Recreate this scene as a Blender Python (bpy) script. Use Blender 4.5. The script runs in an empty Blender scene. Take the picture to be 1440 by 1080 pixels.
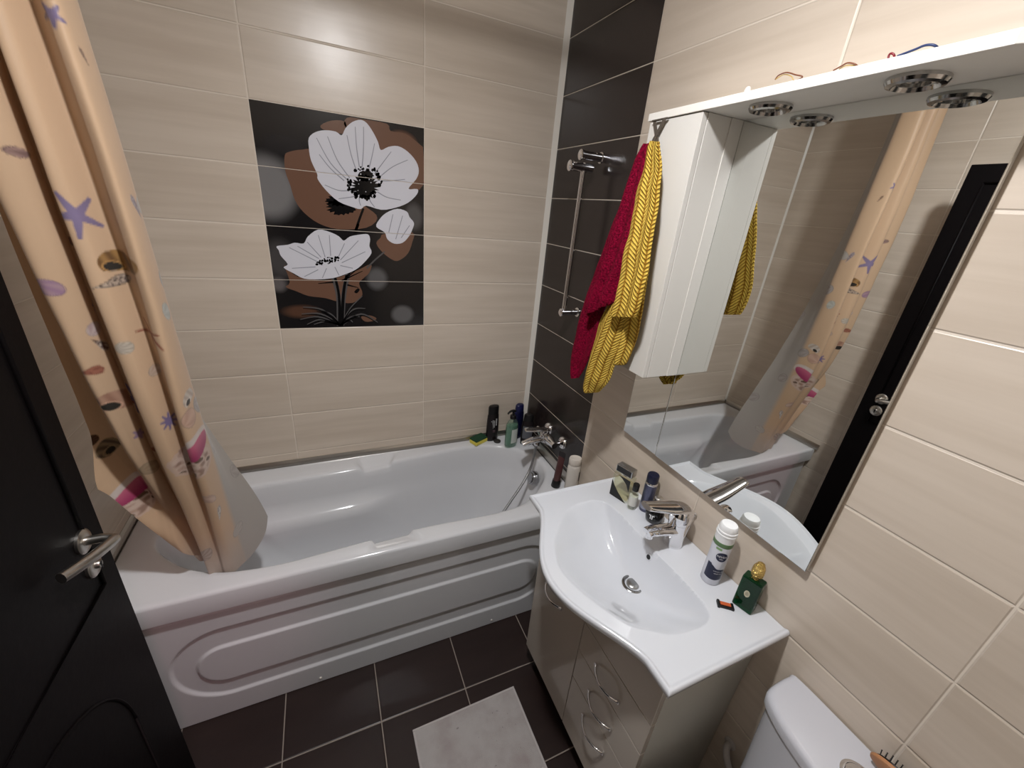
import bpy, bmesh, math, random
from mathutils import Vector, Matrix, noise as mnoise
R_ = random.Random(7)
PI = math.pi
C = bpy.context.scene.collection
sc = bpy.context.scene

# ---------------------------------------------------------------- camera model (measured from the tile grid)
F_PX = 572.844
CAM = Vector((-1.01374886, -1.88309317, 1.83017292))
rv = Vector((0.414919, -0.424012, 0.002045))
RX = Matrix.Rotation(rv.length, 3, rv.normalized())
BASE = Matrix(((1, 0, 0), (0, 0, -1), (0, 1, 0)))
RC = RX @ BASE                      # world -> (right, down, forward)
RCT = RC.transposed()
def ray(u, v): return RCT @ Vector(((u - 720) / F_PX, (v - 540) / F_PX, 1))
def wx(u, v, x=0): d = ray(u, v); return CAM + d * ((x - CAM.x) / d.x)
def wy(u, v, y=0): d = ray(u, v); return CAM + d * ((y - CAM.y) / d.y)
def wz(u, v, z=0): d = ray(u, v); return CAM + d * ((z - CAM.z) / d.z)
def project(p):
    q = RC @ (Vector(p) - CAM)
    return 720 + F_PX * q.x / q.z, 540 + F_PX * q.y / q.z, q.length

cd = bpy.data.cameras.new('camera'); cam = bpy.data.objects.new('camera', cd); C.objects.link(cam)
cd.sensor_width = 36; cd.lens = F_PX / 1440 * 36; cd.clip_start = 0.01
right = RC[0]; down = RC[1]; fwd = RC[2]
cam.matrix_world = Matrix(((right.x, -down.x, -fwd.x, CAM.x), (right.y, -down.y, -fwd.y, CAM.y), (right.z, -down.z, -fwd.z, CAM.z), (0, 0, 0, 1)))
sc.camera = cam

# ---------------------------------------------------------------- materials
MATS = {}
def srgb(r, g, b):
    f = lambda c: (c / 255) / 12.92 if c / 255 <= 0.04045 else ((c / 255 + 0.055) / 1.055) ** 2.4
    return (f(r), f(g), f(b), 1)
def mat(name, col, rough=0.5, metal=0.0, coat=0.0, trans=0.0, ior=1.45, emit=None, estr=0.0, sheen=0.0, bump=None, alpha=1.0, spec=0.5, sub=0.0):
    if name in MATS: return MATS[name]
    m = bpy.data.materials.new(name); m.use_nodes = True
    b = m.node_tree.nodes['Principled BSDF']; I = b.inputs
    col = tuple(col) if len(col) == 4 else tuple(col) + (1,)
    I['Base Color'].default_value = col; I['Roughness'].default_value = rough; I['Metallic'].default_value = metal
    I['Coat Weight'].default_value = coat; I['Transmission Weight'].default_value = trans; I['IOR'].default_value = ior
    I['Alpha'].default_value = alpha; I['Specular IOR Level'].default_value = spec
    if sheen: I['Sheen Weight'].default_value = sheen
    if sub: I['Subsurface Weight'].default_value = sub
    if emit: I['Emission Color'].default_value = tuple(emit) + (1,); I['Emission Strength'].default_value = estr
    if bump:
        nt = m.node_tree; tc = nt.nodes.new('ShaderNodeTexCoord'); n = nt.nodes.new('ShaderNodeTexNoise')
        n.inputs['Scale'].default_value = bump[0]; n.inputs['Detail'].default_value = 4
        bp = nt.nodes.new('ShaderNodeBump'); bp.inputs['Strength'].default_value = bump[1]; bp.inputs['Distance'].default_value = bump[2]
        nt.links.new(tc.outputs['Object'], n.inputs['Vector']); nt.links.new(n.outputs['Fac'], bp.inputs['Height']); nt.links.new(bp.outputs['Normal'], I['Normal'])
    MATS[name] = m; return m

class NT:
    """tiny helper to write node graphs as expressions"""
    def __init__(s, m): s.nt = m.node_tree; s.N = s.nt.nodes; s.L = s.nt.links
    def set(s, sock, v):
        if hasattr(v, 'is_output'): s.L.new(v, sock)
        else: sock.default_value = v
    def math(s, op, a, b=0.0, c=None, clamp=False):
        n = s.N.new('ShaderNodeMath'); n.operation = op; n.use_clamp = clamp
        s.set(n.inputs[0], a); s.set(n.inputs[1], b)
        if c is not None: s.set(n.inputs[2], c)
        return n.outputs[0]
    def mix(s, f, a, b):
        n = s.N.new('ShaderNodeMix'); n.data_type = 'RGBA'
        s.set(n.inputs[0], f); s.set(n.inputs[6], a); s.set(n.inputs[7], b); return n.outputs[2]
    def comb(s, x, y, z):
        n = s.N.new('ShaderNodeCombineXYZ')
        for i, v in enumerate((x, y, z)): s.set(n.inputs[i], v)
        return n.outputs[0]
    def smooth(s, v, a, b, lo=0.0, hi=1.0):
        n = s.N.new('ShaderNodeMapRange'); n.interpolation_type = 'SMOOTHSTEP'
        s.set(n.inputs[0], v)
        for i, k in ((1, a), (2, b), (3, lo), (4, hi)): n.inputs[i].default_value = k
        return n.outputs[0]
    def noise(s, vec, scale, detail=2, rough=0.5):
        n = s.N.new('ShaderNodeTexNoise'); s.set(n.inputs['Vector'], vec); n.inputs['Scale'].default_value = scale
        n.inputs['Detail'].default_value = detail; n.inputs['Roughness'].default_value = rough; return n.outputs['Fac']
    def pos(s):
        g = s.N.new('ShaderNodeNewGeometry'); x = s.N.new('ShaderNodeSeparateXYZ'); s.L.new(g.outputs['Position'], x.inputs[0]); return x.outputs

def tile_mat(name, ua, va, u0, v0, W, H, base, base2, grout, gw=0.0028, rough=0.29, streak=(2.2, 34.0), bumpd=0.0012, vary=0.06, wav=0.0007, spec=0.5):
    m = bpy.data.materials.new(name); m.use_nodes = True; t = NT(m)
    bs = m.node_tree.nodes['Principled BSDF']; P = t.pos()
    U = t.math('DIVIDE', t.math('SUBTRACT', P[ua], u0), W); V = t.math('DIVIDE', t.math('SUBTRACT', P[va], v0), H)
    fu, fv = t.math('FRACT', U), t.math('FRACT', V)
    du = t.math('MULTIPLY', t.math('MINIMUM', fu, t.math('SUBTRACT', 1.0, fu)), W)
    dv = t.math('MULTIPLY', t.math('MINIMUM', fv, t.math('SUBTRACT', 1.0, fv)), H)
    d = t.math('MINIMUM', du, dv)
    g = t.smooth(d, gw * 0.35, gw * 0.75, 1.0, 0.0)
    wn = t.N.new('ShaderNodeTexWhiteNoise'); wn.noise_dimensions = '2D'
    t.L.new(t.comb(t.math('FLOOR', U), t.math('FLOOR', V), 0.0), wn.inputs['Vector'])
    r = wn.outputs['Value']
    sv = t.comb(t.math('MULTIPLY_ADD', P[ua], streak[0], t.math('MULTIPLY', r, 37.0)), t.math('MULTIPLY', P[va], streak[1]), t.math('MULTIPLY', r, 11.0))
    n1 = t.noise(sv, 1.0, 4, 0.55)
    sv2 = t.comb(t.math('MULTIPLY_ADD', P[ua], streak[0] * 0.5, t.math('MULTIPLY', r, 19.0)), t.math('MULTIPLY', P[va], streak[1] * 0.25), 3.0)
    n2 = t.noise(sv2, 1.0, 2)
    f = t.smooth(t.math('ADD', t.math('MULTIPLY', n1, 0.5), t.math('MULTIPLY', n2, 0.5)), 0.3, 0.7)
    col = t.mix(f, base, base2)
    hsv = t.N.new('ShaderNodeHueSaturation'); t.L.new(col, hsv.inputs['Color'])
    t.L.new(t.math('MULTIPLY_ADD', r, vary, 1 - vary / 2), hsv.inputs['Value'])
    t.L.new(t.mix(g, hsv.outputs[0], grout), bs.inputs['Base Color'])
    t.L.new(t.math('MULTIPLY_ADD', g, 0.5, rough), bs.inputs['Roughness'])
    bs.inputs['Specular IOR Level'].default_value = spec
    edge = t.smooth(d, gw * 0.5, gw * 1.6, 0.0, 1.0)
    wob = t.noise(t.comb(P[ua], P[va], t.math('MULTIPLY', r, 9.0)), 9.0, 2)
    fine = t.noise(sv, 1.0, 5, 0.6)
    h = t.math('ADD', t.math('MULTIPLY', edge, bumpd), t.math('ADD', t.math('MULTIPLY', wob, wav), t.math('MULTIPLY', fine, wav * 0.25)))
    bp = t.N.new('ShaderNodeBump'); bp.inputs['Distance'].default_value = 1.0; bp.inputs['Strength'].default_value = 1.0
    t.L.new(h, bp.inputs['Height']); t.L.new(bp.outputs[0], bs.inputs['Normal'])
    return m

def tinted(name, col, gloss=.08, body=0.0, bodycol=(1, 1, 1), rough=.03):
    if name in MATS: return MATS[name]
    m = bpy.data.materials.new(name); m.use_nodes = True; t = NT(m); N = t.N
    for q in list(N):
        if q.type == 'BSDF_PRINCIPLED': N.remove(q)
    tr = N.new('ShaderNodeBsdfTransparent'); tr.inputs[0].default_value = tuple(col[:3]) + (1,)
    df = N.new('ShaderNodeBsdfDiffuse'); df.inputs[0].default_value = tuple(bodycol[:3]) + (1,)
    gl = N.new('ShaderNodeBsdfGlossy'); gl.inputs['Roughness'].default_value = rough; gl.inputs[0].default_value = (1, 1, 1, 1)
    a = N.new('ShaderNodeMixShader'); a.inputs[0].default_value = body; t.L.new(tr.outputs[0], a.inputs[1]); t.L.new(df.outputs[0], a.inputs[2])
    fr = N.new('ShaderNodeLayerWeight'); fr.inputs[0].default_value = .5; fres = t.math('MULTIPLY_ADD', t.math('POWER', fr.outputs[1], 4.0), .5, .03)
    b = N.new('ShaderNodeMixShader'); t.L.new(t.math('ADD', fres, gloss * .3, clamp=True), b.inputs[0]); t.L.new(a.outputs[0], b.inputs[1]); t.L.new(gl.outputs[0], b.inputs[2])
    t.L.new(b.outputs[0], N['Material Output'].inputs[0]); MATS[name] = m; return m

WT, HT, Z0 = 0.5987, 0.20152, 2.1
BEI1, BEI2, GRO = srgb(200, 186, 170), srgb(215, 202, 187), srgb(230, 219, 205)
beige_back = tile_mat('beige_tile_back', 0, 2, 0.0, Z0, WT, HT, BEI1, BEI2, GRO)
beige_right = tile_mat('beige_tile_right', 1, 2, -0.590, Z0, 0.6055, HT, BEI1, BEI2, GRO)
beige_left = tile_mat('beige_tile_left', 1, 2, 0.0, Z0, 0.782, HT, BEI1, BEI2, GRO)
beige_front = tile_mat('beige_tile_front', 0, 2, 0.0, Z0, WT, HT, BEI1, BEI2, GRO)
dark_right = tile_mat('dark_tile_right', 1, 2, -0.5955, Z0, 0.8, HT, srgb(38, 31, 30), srgb(44, 36, 34), srgb(200, 190, 176), rough=0.22, vary=0.05, wav=0.0002)
dark_floor = tile_mat('dark_tile_floor', 0, 1, -0.954, -0.902, 0.3328, 0.3365, srgb(38, 26, 24), srgb(44, 31, 28), srgb(150, 138, 128), gw=0.0034, rough=0.33, streak=(6, 30), vary=0.1, wav=0.0003)

white_acryl = mat('white_acrylic', srgb(216, 217, 220), 0.12, coat=0.3)
white_ceram = mat('white_ceramic', srgb(215, 218, 224), 0.07, coat=0.4)
white_lacq = mat('white_lacquer', srgb(190, 181, 170), 0.18, coat=0.3); white_side = mat('white_side_board', srgb(196, 194, 184), .3)
white_lam = mat('white_laminate', srgb(216, 213, 207), 0.35)
white_trim = mat('white_trim_plastic', srgb(226, 222, 214), 0.35)
alu = mat('brushed_aluminium', srgb(196, 192, 186), 0.28, 1.0)
chrome = mat('chrome', (0.82, 0.82, 0.84), 0.06, 1.0)
nickel = mat('satin_nickel', (0.62, 0.59, 0.55), 0.3, 1.0)
dark_steel = mat('dark_steel', (0.2, 0.19, 0.19), 0.25, 1.0)
mirror_m = mat('mirror_silver', (0.83, 0.85, 0.84), 0.0, 1.0)
glass_edge = mat('mirror_edge', srgb(120, 126, 122), 0.3)
wenge = mat('dark_wenge_veneer', srgb(10, 7, 8), 0.5, spec=.12, bump=(60, 0.15, 0.002))
black_pl = mat('black_plastic', srgb(20, 19, 20), 0.35)
black_gl = mat('black_gloss', srgb(10, 10, 12), 0.12)
plaster = mat('white_plaster', srgb(158, 154, 148), 0.85)
rubber = mat('dark_rubber', srgb(46, 42, 40), 0.6)

# ---------------------------------------------------------------- mesh helpers
def obj(name, verts, faces, m, parent=None, smooth=False, bevel=0, bseg=2, mids=None, subsurf=0, solid=0, auto=None):
    me = bpy.data.meshes.new(name); me.from_pydata([tuple(v) for v in verts], [], faces)
    for x in (m if isinstance(m, (list, tuple)) else [m]): me.materials.append(x)
    if mids:
        for p, i in zip(me.polygons, mids): p.material_index = i
    if smooth:
        for p in me.polygons: p.use_smooth = True
    me.validate(); me.update()
    o = bpy.data.objects.new(name, me); C.objects.link(o)
    if parent: o.parent = parent; o.matrix_parent_inverse = Matrix.Translation(-parent.location) if parent.rotation_euler == type(parent.rotation_euler)() else parent_inv(parent)
    if solid: s = o.modifiers.new('s', 'SOLIDIFY'); s.thickness = solid; s.offset = 0
    if bevel: b = o.modifiers.new('b', 'BEVEL'); b.width = bevel; b.segments = bseg; b.limit_method = 'ANGLE'; b.angle_limit = math.radians(35); b.harden_normals = False
    if subsurf: s = o.modifiers.new('ss', 'SUBSURF'); s.levels = subsurf; s.render_levels = subsurf
    if auto is not None:
        for p in me.polygons: p.use_smooth = True
        bm = bmesh.new(); bm.from_mesh(me)
        for e in bm.edges:
            if len(e.link_faces) == 2 and e.calc_face_angle(0) > math.radians(auto): e.smooth = False
        bm.to_mesh(me); bm.free()
    return o
def parent_inv(p): bpy.context.view_layer.update(); return p.matrix_world.inverted()
def empty(name, label, cat, loc=(0, 0, 0), group=None):
    o = bpy.data.objects.new(name, None); C.objects.link(o); o.location = loc; o.empty_display_size = 0.05
    o['label'] = label; o['category'] = cat
    if group: o['group'] = group
    return o
def tag(o, label, cat, group=None):
    o['label'] = label; o['category'] = cat
    if group: o['group'] = group
    return o
def structure(o): o['kind'] = 'structure'; return o

class MB:
    def __init__(s): s.v = []; s.f = []; s.m = []
    def add(s, vs, fs, mi=0):
        n = len(s.v); s.v += [Vector(v) for v in vs]; s.f += [[i + n for i in f] for f in fs]; s.m += [mi] * len(fs); return s
    def box(s, x0, x1, y0, y1, z0, z1, mi=0):
        vs = [(x, y, z) for x in (x0, x1) for y in (y0, y1) for z in (z0, z1)]
        return s.add(vs, [(0, 1, 3, 2), (4, 6, 7, 5), (0, 4, 5, 1), (2, 3, 7, 6), (0, 2, 6, 4), (1, 5, 7, 3)], mi)
    def lathe(s, prof, c, axis=(0, 0, 1), n=32, mi=0, cap=True, sx=1.0, sy=1.0, up=None):
        a = Vector(axis).normalized(); u = Vector(up) if up else a.orthogonal(); u = (u - a * u.dot(a)).normalized(); w = a.cross(u); c = Vector(c)
        vs = []; fs = []
        for r, h in prof:
            for i in range(n):
                t = 2 * PI * i / n; vs.append(c + a * h + u * (r * sx * math.cos(t)) + w * (r * sy * math.sin(t)))
        for k in range(len(prof) - 1):
            for i in range(n):
                j = (i + 1) % n; fs.append((k * n + i, k * n + j, (k + 1) * n + j, (k + 1) * n + i))
        if cap:
            fs.append(tuple(range(n - 1, -1, -1))); fs.append(tuple(range((len(prof) - 1) * n, len(prof) * n)))
        return s.add(vs, fs, mi)
    def tube(s, pts, r, n=12, mi=0, cap=True, flat=1.0, up=(0, 0, 1)):
        pts = [Vector(p) for p in pts]; rs = r if isinstance(r, (list, tuple)) else [r] * len(pts)
        vs = []; fs = []; pu = Vector(up)
        for k, p in enumerate(pts):
            t = (pts[min(k + 1, len(pts) - 1)] - pts[max(k - 1, 0)]).normalized()
            u = pu - t * pu.dot(t)
            if u.length < 1e-4: u = t.orthogonal()
            u.normalize(); w = t.cross(u); pu = u
            for i in range(n):
                a = 2 * PI * i / n; vs.append(p + u * (rs[k] * flat * math.cos(a)) + w * (rs[k] * math.sin(a)))
        for k in range(len(pts) - 1):
            for i in range(n):
                j = (i + 1) % n; fs.append((k * n + i, k * n + j, (k + 1) * n + j, (k + 1) * n + i))
        if cap: fs.append(tuple(range(n - 1, -1, -1))); fs.append(tuple(range((len(pts) - 1) * n, len(pts) * n)))
        return s.add(vs, fs, mi)
    def prism(s, poly, d, mi=0):
        """poly: 3D points, extruded by vector d"""
        p = [Vector(q) for q in poly]; d = Vector(d); n = len(p)
        vs = p + [q + d for q in p]; fs = [tuple(range(n - 1, -1, -1)), tuple(range(n, 2 * n))] + [(i, (i + 1) % n, n + (i + 1) % n, n + i) for i in range(n)]
        return s.add(vs, fs, mi)
    def build(s, name, m, parent=None, **k):
        bm = bmesh.new(); 
        bv = [bm.verts.new(v) for v in s.v]
        for f, mi in zip(s.f, s.m):
            try: q = bm.faces.new([bv[i] for i in f]); q.material_index = mi
            except ValueError: pass
        bmesh.ops.recalc_face_normals(bm, faces=bm.faces[:])
        bm.verts.ensure_lookup_table(); bm.verts.index_update()
        vs = [v.co.copy() for v in bm.verts]; fs = [[v.index for v in f.verts] for f in bm.faces]; mi = [f.material_index for f in bm.faces]
        bm.free()
        return obj(name, vs, fs, m, parent, mids=mi, **k)

def catmull(pts, n, closed=False):
    P = [Vector(p) for p in pts]; N = len(P); out = []
    segs = N if closed else N - 1
    for i in range(segs):
        g = (lambda k: P[k % N]) if closed else (lambda k: P[max(0, min(N - 1, k))])
        a, b, c, d = g(i - 1), g(i), g(i + 1), g(i + 2)
        for k in range(n):
            t = k / n
            out.append(0.5 * ((2 * b) + (c - a) * t + (2 * a - 5 * b + 4 * c - d) * t * t + (3 * b - a - 3 * c + d) * t ** 3))
    if not closed: out.append(P[-1])
    return out
def resample(pts, n, closed=True):
    P = pts + ([pts[0]] if closed else []); L = [0]
    for a, b in zip(P, P[1:]): L.append(L[-1] + (b - a).length)
    out = []; k = 0
    for i in range(n):
        t = L[-1] * i / (n if closed else n - 1)
        while k < len(L) - 2 and L[k + 1] < t: k += 1
        f = (t - L[k]) / max(1e-9, L[k + 1] - L[k]); out.append(P[k].lerp(P[k + 1], min(1, f)))
    return out
def sstep(a, b, x):
    t = max(0, min(1, (x - a) / (b - a))); return t * t * (3 - 2 * t)
def text_geo(s, size):
    cu = bpy.data.curves.new('t', 'FONT'); cu.body = s; cu.size = size; cu.align_x = 'CENTER'; cu.align_y = 'CENTER'; cu.resolution_u = 3
    o = bpy.data.objects.new('t', cu); C.objects.link(o); bpy.context.view_layer.update()
    me = o.evaluated_get(bpy.context.evaluated_depsgraph_get()).to_mesh()
    vs = [v.co.copy() for v in me.vertices]; fs = [tuple(p.vertices) for p in me.polygons]
    o.to_mesh_clear(); bpy.data.objects.remove(o); bpy.data.curves.remove(cu)
    return vs, fs

# ================================================================ ROOM
XL, YF, ZC = -1.75, -2.4, 2.72
def quadwall(name, polys, mats):
    mb = MB()
    for i, q in enumerate(polys): mb.add(q, [(0, 1, 2, 3)], i)
    return structure(obj(name, mb.v, mb.f, mats, mids=mb.m))
def slabwall(name, boxes, mats):
    mb = MB()
    for i, b in enumerate(boxes): mb.box(*b, mi=i)
    return structure(mb.build(name, mats))
slabwall('floor', [(XL - .1, .1, YF - .1, .1, -.1, 0)], [dark_floor])
slabwall('ceiling', [(XL - .1, .1, YF - .1, .1, ZC, ZC + .1)], [plaster])
slabwall('wall_back', [(XL - .1, .1, 0, .1, 0, ZC)], [beige_back])
slabwall('wall_right', [(0, .1, -.590, 0, 0, ZC), (0, .1, YF, -.590, 0, ZC)], [dark_right, beige_right])
slabwall('wall_left', [(XL - .1, XL, YF, 0, 0, ZC)], [beige_left])
slabwall('wall_front', [(-.55, .1, YF - .1, YF, 0, ZC), (-1.48, -.55, YF - .1, YF, 2.2, ZC), (XL - .1, -1.585, YF - .1, -1.74, 0, ZC), (-1.585, -1.48, YF - .1, YF, 0, ZC)], [beige_front] * 4)
structure(MB().prism([(-.02, 0, .64), (0, -.02, .64), (0, 0, .64)], (0, 0, ZC - .64)).build('trim_1', white_trim))
structure(MB().prism([(XL + .009, 0, .64), (XL, -.009, .64), (XL, 0, .64)], (0, 0, ZC - .64)).build('trim_5', white_trim))
def strip(name, a, b, inward, z0=.628, z1=.653, m=alu, t=.012):
    a, b, n = Vector(a), Vector(b), Vector(inward)
    prof = [(0, z0), (t, z0), (t, z0 + .006), (t * .75, z0 + (z1 - z0) * .6), (t * .3, z1), (0, z1)]
    return structure(MB().prism([a + n * p + Vector((0, 0, q)) for p, q in prof], b - a).build(name, m))
strip('trim_2', (XL, 0, 0), (-.006, 0, 0), (0, -1, 0), .627, .653)
strip('trim_3', (0, -.006, 0), (0, -.70, 0), (-1, 0, 0), .628, .672)
strip('trim_4', (XL, -.014, 0), (XL, -.70, 0), (1, 0, 0), .628, .66)

# ---------------------------------------------------------------- flower mural: four printed tiles
def soft_mat():
    m = bpy.data.materials.new('mural_ground'); m.use_nodes = True; t = NT(m); bs = m.node_tree.nodes['Principled BSDF']; P = t.pos()
    col = srgb(26, 24, 25)
    blobs = [((376, 264), .125, .135, srgb(128, 126, 126), .9, 0.5), ((400, 205), .11, .05, srgb(44, 42, 44), .5, .3), ((565, 205), .075, .06, srgb(150, 104, 78), .9, .45), ((582, 305), .05, .07, srgb(92, 90, 90), .7, .4),
             ((395, 365), .075, .10, srgb(74, 71, 71), .9, .35), ((530, 392), .055, .06, srgb(100, 99, 100), .8, .45), ((566, 442), .06, .05, srgb(100, 99, 100), .9, .55), ((424, 438), .09, .035, srgb(98, 68, 52), .8, .4), ((392, 400), .04, .04, srgb(110, 104, 104), .8, .3)]
    for (u, v), rx, rz, c, amt, soft in blobs:
        p = wy(u, v, 0)
        dx = t.math('DIVIDE', t.math('SUBTRACT', P[0], p.x), rx); dz = t.math('DIVIDE', t.math('SUBTRACT', P[2], p.z), rz)
        d = t.math('SQRT', t.math('ADD', t.math('MULTIPLY', dx, dx), t.math('MULTIPLY', dz, dz)))
        col = t.mix(t.smooth(d, soft, 1.0, amt, 0.0), col, c)
    t.set(bs.inputs['Base Color'], col); bs.inputs['Roughness'].default_value = .16
    return m
pw = mat('print_white', srgb(214, 214, 222), .2); pbr = mat('print_brown', srgb(112, 82, 66), .2); pbk = mat('print_black', srgb(14, 13, 14), .16); pgr = mat('print_grey', srgb(150, 152, 162), .2); pdg = mat('print_slate', srgb(84, 82, 82), .2)
k1 = lambda pts: [(340 + a / 5.143, 120 + b / 5.143) for a, b in pts]
k2 = lambda pts: [(360 + a / 5.143, 280 + b / 5.143) for a, b in pts]
def smoothpoly(pts, n=3): return [(v.x, v.y) for v in catmull([(a, b, 0) for a, b in pts], n, True)]
PR = []   # (polygon px, material index, layer)
PR.append((smoothpoly(k1([(310, 510), (345, 480), (440, 465), (520, 480), (600, 700), (900, 880), (980, 960), (900, 1030), (700, 1040), (560, 1000), (450, 920), (385, 830), (350, 720), (315, 620)])), 1, 1))
PR.append((smoothpoly(k1([(760, 235), (870, 245), (1050, 278), (1075, 330), (1180, 350), (1290, 430), (1312, 480), (1312, 720), (1200, 740), (1000, 500), (760, 320)])), 1, 1))
PR.append((smoothpoly(k1([(570, 290), (650, 255), (750, 265), (740, 350), (650, 330), (590, 320)])), 1, 1))
PR.append((smoothpoly(k2([(870, 320), (900, 280), (930, 250), (1130, 240), (1130, 310), (1100, 390), (1050, 435), (1000, 445), (920, 390)])), 1, 1))
PR.append((smoothpoly(k2([(205, 480), (230, 500), (300, 560), (460, 585), (560, 575), (720, 520), (830, 470), (820, 530), (780, 570), (745, 610), (770, 690), (700, 750), (590, 740), (500, 715), (380, 700), (290, 665), (215, 635), (245, 600)])), 1, 1))
PR.append((smoothpoly(k2([(760, 850), (820, 840), (870, 860), (850, 880), (790, 885)])), 1, 1))
def spiky(c, rx, ry, n, conv, rr=.35):
    pts = []
    for i in range(n):
        a = 2 * PI * i / n; r = 1 - rr * R_.random() if i % 2 else 1 + .15 * R_.random()
        pts.append((c[0] + rx * r * math.cos(a), c[1] + ry * r * math.sin(a)))
    return conv(pts)
PR.append((spiky((720, 880), 105, 60, 36, k1), 2, 2))
PR.append((spiky((700, 830), 90, 45, 30, k1), 2, 2))
def line(pts, w0, w1, mi, lay):
    c = [Vector((a, b, 0)) for a, b in pts]; c = catmull(c, 5) if len(c) > 2 else c
    Lh, Rh = [], []
    for i, p in enumerate(c):
        t = (c[min(i + 1, len(c) - 1)] - c[max(i - 1, 0)]).normalized(); nrm = Vector((-t.y, t.x, 0)); w = w0 + (w1 - w0) * i / (len(c) - 1)
        Lh.append(p + nrm * w); Rh.append(p - nrm * w)
    PR.append(([(q.x, q.y) for q in Lh + Rh[::-1]], mi, lay))
line(k1([(880, 890), (850, 970), (820, 1060)]), 1.6, 1.9, 2, 2)
line(k2([(740, 180), (715, 250), (700, 330)]), 1.9, 1.9, 2, 2)
line(k2([(930, 380), (860, 440), (800, 500)]), 1, 1.2, 4, 2)
line(k2([(560, 560), (595, 700), (600, 915)]), 3.6, 3.0, 4, 2); line(k2([(665, 540), (635, 690), (620, 915)]), 3.6, 3.4, 4, 2)
line(k2([(570, 560), (600, 700), (603, 915)]), 1.8, 1.8, 2, 3); line(k2([(655, 550), (632, 690), (622, 915)]), 1.8, 2.4, 2, 3)
for tip, mid in (((330, 830), (470, 830)), ((340, 780), (480, 800)), ((320, 870), (450, 850)), ((370, 905), (470, 870)), ((440, 800), (540, 830)), ((880, 890), (760, 830)), ((790, 790), (700, 800)), ((750, 850), (690, 850)), ((700, 890), (670, 870)), ((770, 700), (690, 780)), ((420, 905), (520, 880))):
    line(k2([tip, mid, (610 + (mid[0] - 610) * .1, 905)]), .5, 1.6, 4, 3); line(k2([(tip[0], tip[1] + 9), (mid[0], mid[1] + 10), (612, 912)]), .4, 1.1, 2, 4)
for a, b in (((620, 590), (770, 520)), ((640, 580), (740, 500)), ((560, 600), (450, 610)), ((660, 620), (740, 640)), ((650, 560), (700, 520))): line(k2([a, b]), 1.2, .4, 2, 3)
PR.append((smoothpoly(k2([(710, 670), (735, 645), (750, 655), (730, 680)])), 2, 3))
PR.append((smoothpoly(k1([(485, 380), (530, 340), (600, 325), (680, 335), (722, 362), (750, 310), (800, 265), (860, 250), (905, 275), (950, 340), (985, 410), (1005, 468), (1060, 445), (1130, 440), (1200, 480), (1260, 550), (1280, 620), (1260, 680), (1205, 748), (1270, 750), (1265, 790), (1200, 850), (1110, 885), (1010, 900), (900, 870), (860, 895), (800, 880), (700, 840), (610, 760), (550, 680), (545, 640), (500, 540), (485, 450)])), 0, 4))
PR.append((smoothpoly(k2([(870, 200), (890, 150), (940, 100), (1020, 70), (1090, 90), (1110, 130), (1142, 172), (1130, 220), (1105, 270), (1060, 315), (1000, 322), (950, 290), (930, 240)])), 0, 4))
PR.append((smoothpoly(k2([(150, 340), (230, 330), (280, 315), (345, 320), (375, 270), (450, 220), (540, 240), (600, 270), (635, 300), (680, 270), (760, 255), (810, 255), (825, 290), (820, 340), (835, 390), (780, 460), (720, 510), (640, 545), (560, 570), (460, 580), (350, 575), (270, 535), (200, 495), (230, 470), (180, 410), (165, 370)])), 0, 4))
for a, m_, b in (((540, 380), (640, 560), (760, 680)), ((620, 370), (690, 540), (780, 670)), ((760, 360), (790, 500), (830, 620)), ((880, 300), (880, 450), (870, 590)), ((960, 420), (940, 520), (920, 600)), ((1080, 480), (1020, 560), (960, 640)), ((1200, 540), (1090, 590), (1000, 660)), ((1180, 680), (1080, 690), (1010, 690)), ((600, 720), (700, 760), (790, 760)), ((700, 820), (780, 810), (830, 800)), ((1150, 830), (1050, 810), (980, 770)), ((960, 880), (930, 840), (920, 810)), ((860, 870), (850, 840), (850, 815)), ((560, 500), (640, 600), (740, 690)), ((820, 300), (830, 450), (850, 590))):
    line(k1([a, m_, b]), .5, .75, 3, 5)
for a, b in (((240, 350), (440, 450)), ((300, 340), (455, 430)), ((370, 310), (470, 420)), ((450, 260), (500, 420)), ((530, 260), (540, 410)), ((640, 320), (590, 430)), ((740, 300), (610, 440)), ((790, 380), (620, 460)), ((260, 500), (430, 490)), ((350, 560), (450, 510)), ((480, 570), (510, 500)), ((600, 550), (570, 490)), ((700, 500), (610, 480)), ((990, 110), (960, 240)), ((1060, 120), (1010, 290)), ((1110, 190), (1050, 280))):
    line(k2([a, b]), .5, .6, 3, 5)
PR.append((spiky((890, 735), 100, 88, 50, k1), 2, 6)); PR.append((spiky((895, 655), 56, 42, 26, k1, .2), 2, 6))
for i in range(70):
    a = R_.uniform(0, 2 * PI); r = R_.uniform(.85, 1.15); c = (885 + 112 * r * math.cos(a), 705 + 110 * r * math.sin(a)); s = R_.uniform(6, 12)
    PR.append((k1([(c[0] + s * math.cos(q * PI / 3), c[1] + s * 1.2 * math.sin(q * PI / 3)) for q in range(6)]), 2, 6))
for i in range(10):
    c = (R_.uniform(830, 950), R_.uniform(640, 780)); s = R_.uniform(3, 6); PR.append((k1([(c[0] + s * math.cos(q * PI / 3), c[1] + s * math.sin(q * PI / 3)) for q in range(6)]), 0, 7))
for i in range(60):
    x = R_.uniform(-1, 1); c = (518 + 82 * x, 448 - 18 * x + R_.uniform(-26, 22) * (1 - .5 * abs(x))); s = R_.uniform(4, 9)
    PR.append((k2([(c[0] + s * math.cos(q * PI / 3), c[1] + s * math.sin(q * PI / 3)) for q in range(6)]), 2, 6))
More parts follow.
